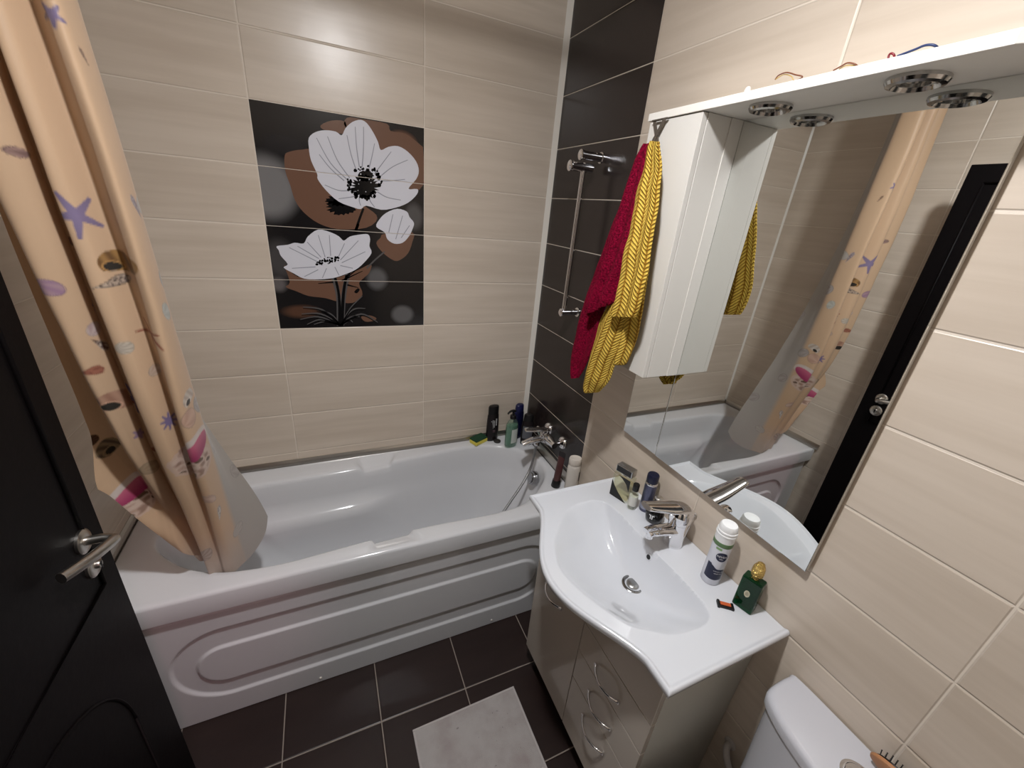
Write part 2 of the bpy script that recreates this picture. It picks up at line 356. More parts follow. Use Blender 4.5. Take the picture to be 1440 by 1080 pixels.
def clip(poly, ax, lim, keep_ge):
    out = []
    for i in range(len(poly)):
        a, b = poly[i], poly[(i + 1) % len(poly)]
        ina, inb = (a[ax] >= lim) == keep_ge, (b[ax] >= lim) == keep_ge
        if ina: out.append(a)
        if ina != inb: t = (lim - a[ax]) / (b[ax] - a[ax]); out.append((a[0] + (b[0] - a[0]) * t, a[1] + (b[1] - a[1]) * t))
    return out
ground = soft_mat()
mural = empty('flower_mural', 'mural of four printed black tiles with white and brown poppies on back wall', 'mural', (-.898, 0, 1.294))
XM0, XM1 = -2 * WT + .0012, -WT - .0012
for r in range(4):
    zt, zb = Z0 - r * HT - .0011, Z0 - (r + 1) * HT + .0011
    mb = MB(); mb.box(XM0, XM1, -.0012, .004, zb, zt, 0)
    for poly, mi, lay in PR:
        q = [(p.x, p.z) for p in (wy(u, v, 0) for u, v in poly)]
        for ax, lim, ge in ((1, zb, True), (1, zt, False), (0, XM0, True), (0, XM1, False)):
            if len(q) >= 3: q = clip(q, ax, lim, ge)
        if len(q) < 3: continue
        A = sum(a[0] * b[1] - b[0] * a[1] for a, b in zip(q, q[1:] + q[:1]))
        if abs(A) < 1e-7: continue
        if A < 0: q = q[::-1]
        y = -.0012 - .00012 * lay
        mb.add([(a, y, b) for a, b in q], [tuple(range(len(q)))], mi + 1)
    o = obj('printed_tile', mb.v, mb.f, [ground, pw, pbr, pbk, pgr, pdg], mural, mids=mb.m)

# ================================================================ BATHTUB
tub = empty('bathtub', 'white acrylic bathtub with moulded front panel along the back wall', 'bathtub', (-.88, -.35, 0))
inner = [(-.409, -.618), (-.541, -.614), (-.716, -.606), (-.939, -.612), (-1.111, -.622), (-1.223, -.628), (-1.352, -.617), (-1.431, -.598), (-1.5, -.565), (-1.565, -.512), (-1.63, -.434), (-1.652, -.36), (-1.64, -.27), (-1.585, -.19), (-1.50, -.145), (-1.402, -.129), (-1.18, -.126), (-.953, -.118), (-.80, -.104), (-.675, -.093), (-.482, -.076), (-.37, -.074), (-.284, -.085), (-.193, -.118), (-.125, -.168), (-.09, -.217), (-.06, -.262), (-.047, -.31), (-.05, -.37), (-.068, -.42), (-.10, -.467), (-.152, -.519), (-.21, -.565), (-.288, -.603)]
N = 360
op = resample(catmull([(a, b, 0) for a, b in inner], 12, True), N)
X0, X1, Y0, Y1 = -1.738, -.0112, -.688, -.0112
cen = Vector((-.88, -.36, 0))
def rect_hit(p):
    d = p - cen; t = min((X1 - cen.x) / d.x if d.x > 1e-9 else 9e9, (X0 - cen.x) / d.x if d.x < -1e-9 else 9e9, (Y1 - cen.y) / d.y if d.y > 1e-9 else 9e9, (Y0 - cen.y) / d.y if d.y < -1e-9 else 9e9)
    return cen + d * t
outer = [rect_hit(p) for p in op]
for cx in (X0, X1):
    for cy in (Y0, Y1):
        k = min(range(N), key=lambda i: (outer[i] - Vector((cx, cy, 0))).length); outer[k] = Vector((cx, cy, 0))
def nrm_in(i):
    t = op[(i + 2) % N] - op[(i - 2) % N]; n = Vector((-t.y, t.x, 0)).normalized(); 
    return n if n.dot(cen - op[i]) > 0 else -n
ins = [nrm_in(i) for i in range(N)]
rings = []
def grip(p): return sstep(-.932, -.918, p.x) * (1 - sstep(-.79, -.776, p.x)) if -.95 < p.x < -.76 else 0
def ring(f): rings.append([f(i) for i in range(N)])
def inset(p, d):
    q = p.copy(); 
    q.x = max(X0 + d, min(X1 - d, q.x)); q.y = max(Y0 + d, min(Y1 - d, q.y)); return q
ring(lambda i: inset(outer[i], .018) + Vector((0, 0, .548)))
ring(lambda i: inset(outer[i], .001) + Vector((0, 0, .548)))
ring(lambda i: inset(outer[i], 0) + Vector((0, 0, .556)))
ring(lambda i: inset(outer[i], 0) + Vector((0, 0, .618)))
ring(lambda i: inset(outer[i], .0025) + Vector((0, 0, .6265)))
ring(lambda i: inset(outer[i], .010) + Vector((0, 0, .6300)))
ring(lambda i: inset(outer[i], .016).lerp(op[i], .08) + Vector((0, 0, .6302)))
ring(lambda i: inset(outer[i], .016).lerp(op[i], .45) + Vector((0, 0, .630 - .014 * grip(op[i]))))
ring(lambda i: inset(outer[i], .016).lerp(op[i], .85) + Vector((0, 0, .629 - .018 * grip(op[i]))))
ring(lambda i: op[i] + Vector((0, 0, .627 - .02 * grip(op[i]))))
ring(lambda i: op[i] + ins[i] * .006 + Vector((0, 0, .622 - .019 * grip(op[i]))))
ring(lambda i: op[i] + ins[i] * .010 + Vector((0, 0, .610 - .013 * grip(op[i]))))
# bottom contour: rounded rectangle, long slope at the left (head) end
def bottom(i, k):
    p = op[i]; bx0, bx1, by0, by1 = -1.30, -.24, -.50, -.18
    fx = (p.x - (-.85)) / .80; fy = (p.y - (-.355)) / .265
    q = Vector((-.78 + (.53 if fx > 0 else .55) * max(-1.05, min(1.05, fx)), -.345 + .165 * max(-1.1, min(1.1, fy)), 0))
    return q
def wall(w, z, arm=0.0):
    def f(i):
        p = op[i] + ins[i] * .012; q = bottom(i, 0); r = p.lerp(q, w)
        a = arm * (1 - sstep(-1.02, -.72, op[i].x)) * sstep(-1.58, -1.40, op[i].x)
        return r + ins[i] * a + Vector((0, 0, z))
    return f
for w, z, arm in ((.05, .57, 0), (.10, .52, .0), (.16, .475, .004), (.22, .455, .030), (.27, .435, .045), (.34, .40, .040), (.44, .35, .026), (.56, .295, .012), (.70, .24, .004), (.84, .205, 0), (.96, .190, 0)): ring(wall(w, z, arm))
ring(lambda i: bottom(i, 0).lerp(Vector((-.78, -.345, 0)), .12) + Vector((0, 0, .184)))
ring(lambda i: bottom(i, 0).lerp(Vector((-.70, -.345, 0)), .55) + Vector((0, 0, .180)))
vs = [v for r in rings for v in r] + [Vector((-.68, -.345, .178))]; fs = []
for k in range(len(rings) - 1):
    for i in range(N): j = (i + 1) % N; fs.append((k * N + i, (k + 1) * N + i, (k + 1) * N + j, k * N + j))
k = len(rings) - 1
for i in range(N): fs.append((k * N + i, len(vs) - 1, k * N + (i + 1) % N))
bm = bmesh.new(); bv = [bm.verts.new(v) for v in vs]
for f in fs: bm.faces.new([bv[i] for i in f])
bmesh.ops.recalc_face_normals(bm, faces=bm.faces[:])
bm.verts.index_update(); fs = [[v.index for v in f.verts] for f in bm.faces]; bm.free()
obj('shell', vs, fs, white_acryl, tub, auto=50)
# front panel with stadium mouldings: height field over (x, z)
def stadium(x, z, xa, xb, zc, r):
    dx = max(xa + r - x, 0, x - (xb - r)); return math.hypot(dx, z - zc) - r
PX0, PX1, PZ1 = -1.725, -.012, .548
nx, nz = 420, 150
vs = []; fs = []
for a in range(nz + 1):
    z = .004 + (PZ1 - .004) * a / nz
    for b in range(nx + 1):
        x = PX0 + (PX1 - PX0) * b / nx
        d1 = stadium(x, z, -1.597, -.13, .275, .168); d2 = stadium(x, z, -1.527, -.205, .268, .087)
        y = -.670
        y += .009 * (1 - sstep(-.005, .004, d1))          # recess ring
        y -= .009 * (1 - sstep(-.005, .004, d2))          # raised middle
        y += .010 * sstep(.524, .530, z)                  # top rebate under the rim
        vs.append((x, y, z))
for a in range(nz):
    for b in range(nx): i = a * (nx + 1) + b; fs.append((i, i + 1, i + nx + 2, i + nx + 1))
n0 = len(vs); per = [b for b in range(nx + 1)] + [a * (nx + 1) + nx for a in range(1, nx and nz + 1)] + [nz * (nx + 1) + b for b in range(nx - 1, -1, -1)] + [a * (nx + 1) for a in range(nz - 1, 0, -1)]
vs += [(vs[i][0], -.640, vs[i][2]) for i in per]
for q in range(len(per)): fs.append((per[q], n0 + q, n0 + (q + 1) % len(per), per[(q + 1) % len(per)]))
obj('front_panel', vs, fs, white_acryl, tub, auto=55)
for x in (-1.161, -.418): MB().lathe([(.0055, 0), (.0055, .002), (.004, .0045), (.0015, .0055)], (x, -.669, .026), (0, -1, 0), 16).build('screw_cap', white_trim, tub, auto=40)
# left end skirt
MB().box(-1.738, -1.72, -.66, -.03, .004, .545).build('end_panel', white_acryl, tub)
# overflow on the tap end wall
oc = Vector((-.104, -.345, .553)); od = Vector((-1, .06, .28)).normalized()
MB().lathe([(.037, -.020), (.037, .004), (.035, .007), (.028, .008), (.0275, .005), (.0265, .005), (.0265, .012), (.024, .0145), (.004, .0155)], oc, od, 32).build('overflow_cap', mat('overflow_grey', (.42, .42, .43), .22, 1.0), tub, auto=40)

# ---------------------------------------------------------------- bath mixer, hose
fau = empty('bath_mixer', 'chrome wall mixer with grey shower hose above the end of the bathtub', 'tap', (0, -.35, .80))
for y, z in ((-.278, .797), (-.425, .797)):
    MB().lathe([(.033, 0), (.033, .003), (.027, .014), (.016, .022), (.014, .024), (.0125, .055)], (0, y, z), (-1, 0, 0), 32).build('wall_flange', chrome, fau, auto=40)
b = MB(); b.tube([(-.056, -.262, .797), (-.056, -.29, .797), (-.056, -.31, .797), (-.056, -.395, .797), (-.056, -.41, .797), (-.056, -.440, .797)], [.016, .019, .024, .024, .019, .016], 24); b.build('body', chrome, fau, auto=45)
b = MB(); b.lathe([(.024, -.02), (.024, .03), (.020, .036)], (-.062, -.352, .797), (-.25, 0, 1), 28); b.build('cartridge_neck', chrome, fau, auto=40)
b = MB(); b.tube(catmull([(-.05, -.352, .838), (-.09, -.352, .846), (-.135, -.349, .850), (-.175, -.346, .852)], 5), [.016 + .004 * math.sin(PI * i / 15) for i in range(16)], 16, flat=.45); b.build('lever', chrome, fau, auto=50)
b = MB(); b.tube(catmull([(-.05, -.352, .795), (-.10, -.352, .793), (-.15, -.35, .787), (-.185, -.348, .774)], 5), [.020] * 10 + [.018] * 6, 18, flat=.75); b.build('spout', chrome, fau, auto=50)
b = MB(); b.lathe([(.014, 0), (.014, .02), (.011, .024), (.011, .03)], (-.105, -.35, .758), (0, 0, 1), 20); b.build('hose_nut', chrome, fau, auto=40)
hp = catmull([(-.105, -.35, .765), (-.108, -.350, .735), (-.112, -.352, .70), (-.130, -.36, .625), (-.181, -.39, .566), (-.253, -.43, .515), (-.336, -.475, .46), (-.42, -.49, .39), (-.50, -.46, .30), (-.60, -.38, .215), (-.72, -.33, .197), (-.80, -.36, .197)], 14)
hose_m = mat('hose_steel', (.30, .30, .30), .32, .9, bump=(500, .5, .002))
b = MB(); b.tube(hp, .0065, 12); b.build('shower_hose', hose_m, fau, smooth=True)
b = MB(); b.lathe([(.009, -.02), (.014, .0), (.017, .09), (.024, .14), (.03, .16), (.03, .172), (.02, .176)], (-.80, -.36, .206), (-1, -.2, .03), 20); b.build('hand_shower', chrome, fau, auto=40)

# ---------------------------------------------------------------- shower rail on dark tiles
rail = empty('shower_rail', 'vertical chrome shower rail with two wall brackets on dark tiles', 'shower rail', (0, -.375, 1.72))
MB().tube([(-.070, -.375, 1.44), (-.070, -.375, 2.02)], .0095, 18).build('rail_tube', chrome, rail, auto=40)
MB().lathe([(.020, 0), (.020, .004), (.0160, .006), (.0160, .086), (.0185, .088), (.0185, .095), (.012, .099)], (0, -.380, 2.045), (-1, 0, 0), 24).build('upper_bracket', chrome, rail, auto=40)
MB().lathe([(.0165, -.055), (.0165, .030), (.0190, .034), (.0190, .044), (.012, .048)], (-.088, -.373, 2.005), (-1, 0, 0), 24).build('slide_holder', chrome, rail, auto=40)
MB().lathe([(.020, 0), (.020, .004), (.0130, .006), (.0130, .078), (.0165, .080), (.0165, .087), (.010, .092)], (0, -.378, 1.442), (-1, 0, 0), 24).build('lower_bracket', chrome, rail, auto=40)

# ================================================================ SHOWER CURTAIN (one cloth, printed with shells)
rod = tag(MB().tube([(XL, -.69, 2.545), (0, -.69, 2.545)], .0135, 20).build('curtain_rod', white_trim, auto=40), 'thin white curtain rod spanning above the bathtub', 'curtain rod')
# plan tracks: (s-name) -> four (x, y) at z levels
ZL = [2.54, 1.80, 1.20, .61]
TR = [  # free end inside the tub ... to the wall side
    [(-1.46, -.565), (-1.50, -.515), (-1.420, -.455), (-1.280, -.400)],
    [(-1.455, -.580), (-1.462, -.545), (-1.408, -.500), (-1.300, -.450)],
    [(-1.435, -.605), (-1.415, -.590), (-1.378, -.565), (-1.335, -.515)],
    [(-1.415, -.625), (-1.384, -.622), (-1.362, -.615), (-1.364, -.560)],
    [(-1.425, -.675), (-1.387, -.690), (-1.372, -.675), (-1.382, -.585)],
    [(-1.445, -.690), (-1.408, -.690), (-1.390, -.685), (-1.402, -.590)],
    [(-1.465, -.655), (-1.440, -.650), (-1.405, -.655), (-1.415, -.583)],
    [(-1.490, -.695), (-1.465, -.700), (-1.428, -.695), (-1.430, -.594)],
    [(-1.508, -.695), (-1.488, -.704), (-1.455, -.698), (-1.446, -.596)],
    [(-1.500, -.650), (-1.478, -.650), (-1.448, -.645), (-1.436, -.565)],
    [(-1.515, -.615), (-1.510, -.590), (-1.500, -.575), (-1.475, -.540)],
    [(-1.535, -.600), (-1.535, -.575), (-1.530, -.560), (-1.495, -.530)],
    [(-1.545, -.615), (-1.545, -.595), (-1.535, -.585), (-1.495, -.540)],
    [(-1.530, -.640), (-1.522, -.630), (-1.498, -.625), (-1.470, -.555)],
    [(-1.522, -.670), (-1.512, -.668), (-1.482, -.655), (-1.455, -.535)],
    [(-1.545, -.700), (-1.535, -.700), (-1.500, -.680), (-1.465, -.530)],
    [(-1.565, -.700), (-1.570, -.705), (-1.520, -.685), (-1.485, -.532)],
    [(-1.575, -.650), (-1.583, -.625), (-1.548, -.610), (-1.515, -.545)],
    [(-1.585, -.630), (-1.595, -.590), (-1.572, -.590), (-1.545, -.565)],
    [(-1.600, -.635), (-1.615, -.595), (-1.595, -.595), (-1.580, -.580)],
    [(-1.610, -.640), (-1.625, -.605), (-1.607, -.605), (-1.60, -.60)],
]
HEM = [.665, .618, .598, .598, .598, .598, .600, .600, .605, .62, .69, .73, .73, .66, .66, .70, .76, .84, .93, 1.02, 1.06]
NT_ = len(TR); SUB = 30; NTt = 560
trk = [[Vector((TR[k][l][0], TR[k][l][1], 0)) for k in range(NT_)] for l in range(4)]
lev = [catmull(t, SUB) for t in trk]                       # 4 levels, dense along s
hem = [v.x for v in catmull([(h, 0, 0) for h in HEM], SUB)]
NS = len(lev[0])
Slen = [0.0]
for i in range(1, NS): Slen.append(Slen[-1] + (lev[2][i] - lev[2][i - 1]).length)
def lag(z, p):
    # monotone piecewise cubic between the four levels
    zs = ZL
    if z >= zs[1]: a, b, t = 0, 1, (zs[0] - z) / (zs[0] - zs[1])
    elif z >= zs[2]: a, b, t = 1, 2, (zs[1] - z) / (zs[1] - zs[2])
    else: a, b, t = 2, 3, (zs[2] - z) / (zs[2] - zs[3])
    g = lambda k: p[max(0, min(3, k))]
    p0, p1, p2, p3 = g(a - 1), g(a), g(b), g(b + 1)
    return 0.5 * ((2 * p1) + (p2 - p0) * t + (2 * p0 - 5 * p1 + 4 * p2 - p3) * t * t + (3 * p1 - p0 - 3 * p2 + p3) * t ** 3)
grid = []
for k in range(NTt + 1):
    t = k / NTt; row = []
    for i in range(NS):
        z = ZL[0] + (hem[i] - ZL[0]) * t
        p = lag(z, [lev[l][i] for l in range(4)]).copy(); p.z = z
        w = mnoise.noise(Vector((Slen[i] * 9, z * 2.2, 1.7))) * .006 + mnoise.noise(Vector((Slen[i] * 25, z * 7, 5.1))) * .0016
        p.y += w - .06 * sstep(.90, 1, t) * sstep(Slen[14 * SUB], Slen[16 * SUB], Slen[i]); p.x += w * .4; row.append(p)
    grid.append(row)
vs = [p for r in grid for p in r]; fs = []
for k in range(NTt):
    for i in range(NS - 1): a = k * NS + i; fs.append((a, a + 1, a + NS + 1, a + NS))
# -- prints are functions of cloth coordinates (s across, z up) so they belong to the cloth
def h2(a, b): return math.hypot(a, b)
def star(x, y, R, w, n=5, rot=0.3):
    r = h2(x, y); a = math.atan2(y, x) + rot; k = abs((a / (2 * PI / n)) % 1 - .5) * 2   # 0 at arm middle? -> use cos
    d = abs(((a + PI / n) % (2 * PI / n)) - PI / n); return r < R and r * math.sin(d) < w * (1 - .65 * r / R) and d < PI / 2
def P_star(c, R, w, rot, n=5):
    def f(x, y):
        if not star(x, y, R, w, n, rot): return None
        e = 0.5 + .5 * h2(x, y) / R; return tuple(q * (1.15 - .35 * e) for q in c)
    return f, R
def P_twig(c, R):
    def f(x, y):
        for a, L in ((3.1, 1.0), (2.1, .8), (-1.1, 1.0), (-1.65, .75), (-.2, .45)):
            u = x * math.cos(a) + y * math.sin(a); v = -x * math.sin(a) + y * math.cos(a)
            if 0 <= u <= R * L and abs(v) < R * .085 * (1 - .6 * u / (R * L)): return c
    return f, R
def P_shell(c1, c2, rx, ry, rot, n=9):
    def f(x, y):
        u = x * math.cos(rot) + y * math.sin(rot); v = -x * math.sin(rot) + y * math.cos(rot)
        d = (u / rx) ** 2 + (v / ry) ** 2
        if d > 1: return None
        if d > .86: return tuple(q * .62 for q in c1)
        a = math.atan2(v, u + rx * .95); k = .5 + .5 * math.cos(a * n * 2); return tuple(p * k + q * (1 - k) for p, q in zip(c1, c2))
    return f, max(rx, ry)
def P_snail(c1, c2, rx, ry, rot):
    def f(x, y):
        u = x * math.cos(rot) + y * math.sin(rot); v = -x * math.sin(rot) + y * math.cos(rot)
        d = (u / rx) ** 2 + (v / ry) ** 2
        if d > 1 or (v < -.55 * ry): return None
        e = ((u + .36 * rx) / (.42 * rx)) ** 2 + ((v + .22 * ry) / (.34 * ry)) ** 2
        if e < 1: return (.03, .025, .02)
        if e < 1.5: return tuple(min(1, q * 1.5) for q in c1)
        k = .5 + .5 * math.sin(u / rx * 9 + v / ry * 3); return tuple(p * k + q * (1 - k) for p, q in zip(c1, c2))
    return f, max(rx, ry)
def P_cone(c1, c2, L, w, rot):
    def f(x, y):
        u = x * math.cos(rot) + y * math.sin(rot); v = -x * math.sin(rot) + y * math.cos(rot); t = (u + L) / (2 * L)
        if not 0 < t < 1: return None
        ww = w * min(1, 1.6 * t) * (1 if t < .85 else (1 - t) / .15)
        if abs(v) > ww: return None
        if abs(v) > ww * .8: return c2
        n = mnoise.noise(Vector((u * 160, v * 160, 2))); return c2 if n > .12 else c1
    return f, L
def P_conch(R):
    def f(x, y):
        x, y = x / R, y / R
        ca, sa = math.cos(-.45), math.sin(-.45); u, v = (x - .18) * ca - (y - .12) * sa, (x - .18) * sa + (y - .12) * ca
        lip = (u / .80) ** 2 + (v / .40) ** 2; mouth = ((u - .04) / .64) ** 2 + ((v + .03) / .25) ** 2
        n = mnoise.noise(Vector((x * 4, y * 6, 3)))
        if mouth < 1:
            k = sstep(-.25, .25, v); return (.36 + .22 * k, .04 + .10 * k, .13 + .10 * k)
        if lip < 1 and v > -.18: return (.66 + .05 * n, .58 + .05 * n, .54 + .05 * n)
        # spiny body left of and below the mouth
        ang = math.atan2(y + .25, x + .1); sp = .16 * max(0, math.sin(ang * 11 + 2 * n)) * (1 if x < .2 else .3)
        d = ((x + .12) / .86) ** 2 + ((y + .28) / .52) ** 2
        if d < .85 + sp:
            if n > .30: return (.15, .09, .06)
            return (.64, .50, .42) if n > -.05 else ((.52, .36, .29) if n > -.3 else (.34, .22, .17))
        if d < 1.12 + sp and y < .1: return (.62, .46, .37)
    return f, R * 1.15
vio = (.24, .19, .32); red = (.30, .10, .06)
PRT = [((108, 303), P_star(vio, .062, .013, .5)), ((170, 369), P_snail((.36, .20, .07), (.16, .08, .03), .052, .034, -.1)), ((158, 397), P_cone((.48, .38, .30), (.10, .07, .06), .05, .013, .2)),
       ((212, 468), P_twig(red, .052)), ((176, 490), P_shell((.58, .52, .44), (.40, .34, .28), .022, .017, .1)), ((238, 592), P_star((.22, .17, .34), .026, .006, .2, 8)),
       ((266, 560), P_snail((.60, .54, .48), (.45, .36, .30), .030, .022, .4)), ((268, 588), P_shell((.62, .42, .32), (.52, .33, .25), .030, .026, .5, 3)), ((271, 641), P_conch(.098)), ((296, 702), P_shell((.62, .46, .38), (.50, .34, .27), .026, .013, -.5, 4)),
       ((309, 722), P_cone((.62, .58, .54), (.36, .30, .27), .026, .010, 1.2)), ((25, 214), P_shell((.20, .12, .11), (.34, .22, .19), .022, .013, -.2, 4)), ((66, 404), P_shell((.33, .20, .30), (.42, .28, .32), .026, .020, -.8, 5)),
       ((133, 462), P_shell((.58, .48, .46), (.44, .32, .32), .020, .014, 1.0, 4)), ((144, 484), P_cone((.12, .07, .06), (.5, .42, .36), .024, .011, -.9)), ((128, 523), P_cone((.36, .14, .09), (.26, .09, .06), .024, .012, .1)),
       ((168, 565), P_snail((.50, .30, .21), (.36, .19, .13), .044, .034, -.15)), ((80, 518), P_snail((.58, .46, .42), (.2, .12, .10), .022, .02, .8)), ((127, 620), P_shell((.06, .03, .02), (.14, .07, .04), .013, .013, 0)), ((157, 627), P_snail((.28, .20, .12), (.10, .07, .05), .026, .024, .8)),
       ((196, 610), P_star((.36, .24, .36), .016, .007, .2)), ((212, 658), P_shell((.46, .34, .22), (.40, .28, .18), .028, .020, .1, 6)), ((188, 690), P_conch(.085)), ((235, 438), P_shell((.52, .52, .48), (.42, .42, .38), .018, .024, .2, 3)),
       ((192, 293), P_cone((.24, .19, .21), (.40, .34, .36), .034, .009, 1.9)), ((72, 20), P_star(vio, .03, .009, .4)), ((119, 79), P_cone((.22, .13, .09), (.3, .2, .14), .022, .006, 2.0)), ((290, 780), P_shell((.5, .42, .36), (.36, .28, .24), .03, .02, .3)),
       ((218, 520), P_shell((.56, .44, .36), (.46, .33, .25), .02, .014, .4, 5))]
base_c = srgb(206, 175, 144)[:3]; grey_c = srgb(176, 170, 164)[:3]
colr = [None] * len(vs)
proj = [project(p) for p in vs]
smid = Slen[3 * SUB]
prints = []
for (u, v), (f, R) in PRT:
    near = [i for i, q in enumerate(proj) if abs(q[0] - u) < 5 and abs(q[1] - v) < 5]
    if not near: continue
    dm = min(proj[i][2] for i in near); near = [i for i in near if proj[i][2] < dm + .02]
    i = min(near, key=lambda i: (proj[i][0] - u) ** 2 + (proj[i][1] - v) ** 2)
    k = (RC @ (vs[i] - CAM)).z / 1.33 * 1.22
    prints.append((Slen[i % NS], vs[i].z, (lambda x, y, f=f, k=k: f(x / k, y / k)), R * k))
for q in range(26):   # the same kinds of print on the folds turned away from the lens
    s = R_.uniform(Slen[9 * SUB], Slen[14 * SUB]); z = R_.uniform(.7, 2.4); f, R = R_.choice([PRT[i_][1] for i_ in (0, 2, 4, 5, 9, 11, 13, 15, 23)]); prints.append((s, z, (lambda x, y, f=f: f(x / .75, y / .75)), R * .75))
for q in range(7): prints.append((R_.uniform(0, smid), .75 + q * .17, *R_.choice((P_shell((.5, .46, .42), (.42, .38, .35), .03, .02, .4), P_shell((.44, .40, .38), (.36, .32, .30), .03, .024, -.5, 4)))))
for k in range(NTt + 1):
    for i in range(NS):
        p = grid[k][i]; s = Slen[i]
        w = 1 - sstep(smid - .03, smid + .004, s); hem_grey = (1 - sstep(.62, .84, p.z)) * .75 * (1 - .5 * sstep(Slen[14 * SUB], Slen[17 * SUB], s))  # cloth colour also mixed towards grey near the hem
        g = max(w, hem_grey); colr[k * NS + i] = [a * (1 - g) + b * g for a, b in zip(base_c, grey_c)]
rowz = [[grid[k][i].z for k in range(NTt + 1)] for i in range(NS)]
for s0, z0, f, R in prints:
    for i in range(NS):
        if abs(Slen[i] - s0) > R: continue
        zc = rowz[i]; dz = (zc[0] - zc[-1]) / NTt
        ka, kb = int((zc[0] - z0 - R) / dz), int((zc[0] - z0 + R) / dz) + 1
        for k in range(max(0, ka), min(NTt, kb) + 1):
            x_, y_ = -(Slen[i] - s0), zc[k] - z0; hx, hy = .0011, dz * .3
            hit = [c for c in (f(x_ + a_ * hx, y_ + b_ * hy) for a_ in (-1, 1) for b_ in (-1, 1)) if c]
            if hit:
                w = len(hit) / 4; q = colr[k * NS + i]
                colr[k * NS + i] = [q[j] * (1 - w) + w * sum(c[j] for c in hit) / len(hit) for j in range(3)]
curt_m = mat('curtain_cloth', (1, 1, 1), .42, spec=.35, sheen=.2)
t = NT(curt_m); bs = curt_m.node_tree.nodes['Principled BSDF']
at = t.N.new('ShaderNodeAttribute'); at.attribute_name = 'print'; t.L.new(at.outputs['Color'], bs.inputs['Base Color'])
tl = t.N.new('ShaderNodeBsdfTranslucent'); t.L.new(at.outputs['Color'], tl.inputs['Color']); mx = t.N.new('ShaderNodeMixShader'); mx.inputs[0].default_value = .22
outn = curt_m.node_tree.nodes['Material Output']; t.L.new(bs.outputs[0], mx.inputs[1]); t.L.new(tl.outputs[0], mx.inputs[2]); t.L.new(mx.outputs[0], outn.inputs[0])
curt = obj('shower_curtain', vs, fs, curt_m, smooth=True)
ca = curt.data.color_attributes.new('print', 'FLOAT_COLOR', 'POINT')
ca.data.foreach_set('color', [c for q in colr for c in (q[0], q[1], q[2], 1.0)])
tag(curt, 'peach shower curtain printed with seashells and starfish, bunched at left of tub', 'shower curtain')

# ================================================================ VANITY, BASIN
van = empty('vanity_cabinet', 'white gloss vanity cabinet with door and drawers under the washbasin', 'cabinet', (-.17, -1.193, 0))
FX = -.345; YL, YR = -.884, -1.503; ZB, ZT = .112, .872
b = MB()
b.box(FX + .018, -.004, YL - .016, YL, ZB, ZT); b.box(FX + .018, -.004, YR, YR + .016, ZB, ZT); b.box(FX + .018, -.004, YR + .016, YL - .016, ZB, ZB + .016); b.box(-.012, -.004, YR + .016, YL - .016, ZB + .016, ZT)
b.box(FX + .018, -.14, -1.201, -1.185, ZB + .016, .70)
b.build('carcass', white_side, van, bevel=.0008)
b = MB(); b.box(FX, FX + .0175, YR, -1.1945, .6485, .795); b.build('apron_panel', white_lacq, van, bevel=.0015)
def arc_handle(parent, ya, yb, z):
    h = MB(); pts = [(FX - .004 - .024 * math.sin(PI * i / 14) ** .75, ya + (yb - ya) * (i / 14), z) for i in range(15)]
    h.tube(pts, [.0045 - .0015 * math.sin(PI * i / 14) for i in range(15)], 10, flat=1.3)
    for y in (ya, yb): h.lathe([(.0062, 0), (.0062, .008)], (FX + .001, y, z), (-1, 0, 0), 14)
    return h.build('handle', chrome, parent, auto=50)
b = MB(); b.box(FX, FX + .0175, -1.1915, YL, ZB, .795); dr = b.build('door', white_lacq, van, bevel=.0015); arc_handle(dr, -1.075, -.965, .565)
for z0, z1, hz in ((.5185, .6455, .573), (.3805, .5155, .442), (ZB, .3775, .315)):
    b = MB(); b.box(FX, FX + .0175, YR, -1.1945, z0, z1); d = b.build('drawer_front', white_lacq, van, bevel=.0015); arc_handle(d, -1.396, -1.286, hz)
for x in (-.30, -.05):
    for y in (-.93, -1.46): MB().lathe([(.022, 0), (.022, .01), (.014, .02), (.014, .1125)], (x, y, 0), (0, 0, 1), 16).build('foot', black_pl, van, auto=40)

bas = empty('washbasin', 'white ceramic washbasin with bowed front set on the vanity cabinet', 'washbasin', (-.2, -1.204, .88))
YC, HWID = -1.204, .349
def front(y):
    d = abs(y - YC); k = max(0.0, .5 + .5 * math.cos(PI * min(1, d / .275))); return -.408 - .110 * k ** .72
bowl_pts = [(-.150, -1.24), (-.147, -1.30), (-.147, -1.38), (-.158, -1.43), (-.20, -1.452), (-.287, -1.446), (-.345, -1.415), (-.389, -1.379), (-.435, -1.287), (-.458, -1.21), (-.457, -1.153), (-.425, -1.08), (-.373, -1.02), (-.299, -.962), (-.22, -.950), (-.165, -.972), (-.147, -1.03), (-.148, -1.10), (-.150, -1.17)]
BO = Vector((-.215, -1.207, 0)); bc = catmull([(a, c_, 0) for a, c_ in bowl_pts], 14, True)
angs = sorted((math.atan2(p.y - BO.y, p.x - BO.x), (p - BO).length) for p in bc)
def RB(a):
    lo = 0; hi = len(angs)
    import bisect
    k = bisect.bisect(angs, (a, 0)); a0, r0 = angs[k - 1]; a1, r1 = angs[k % len(angs)]
    if k == 0 or k == len(angs):
        a0, r0 = angs[-1]; a1, r1 = angs[0]; a1 += 2 * PI
        if a < a0: a += 2 * PI
    t = (a - a0) / max(1e-6, a1 - a0); return r0 + (r1 - r0) * t
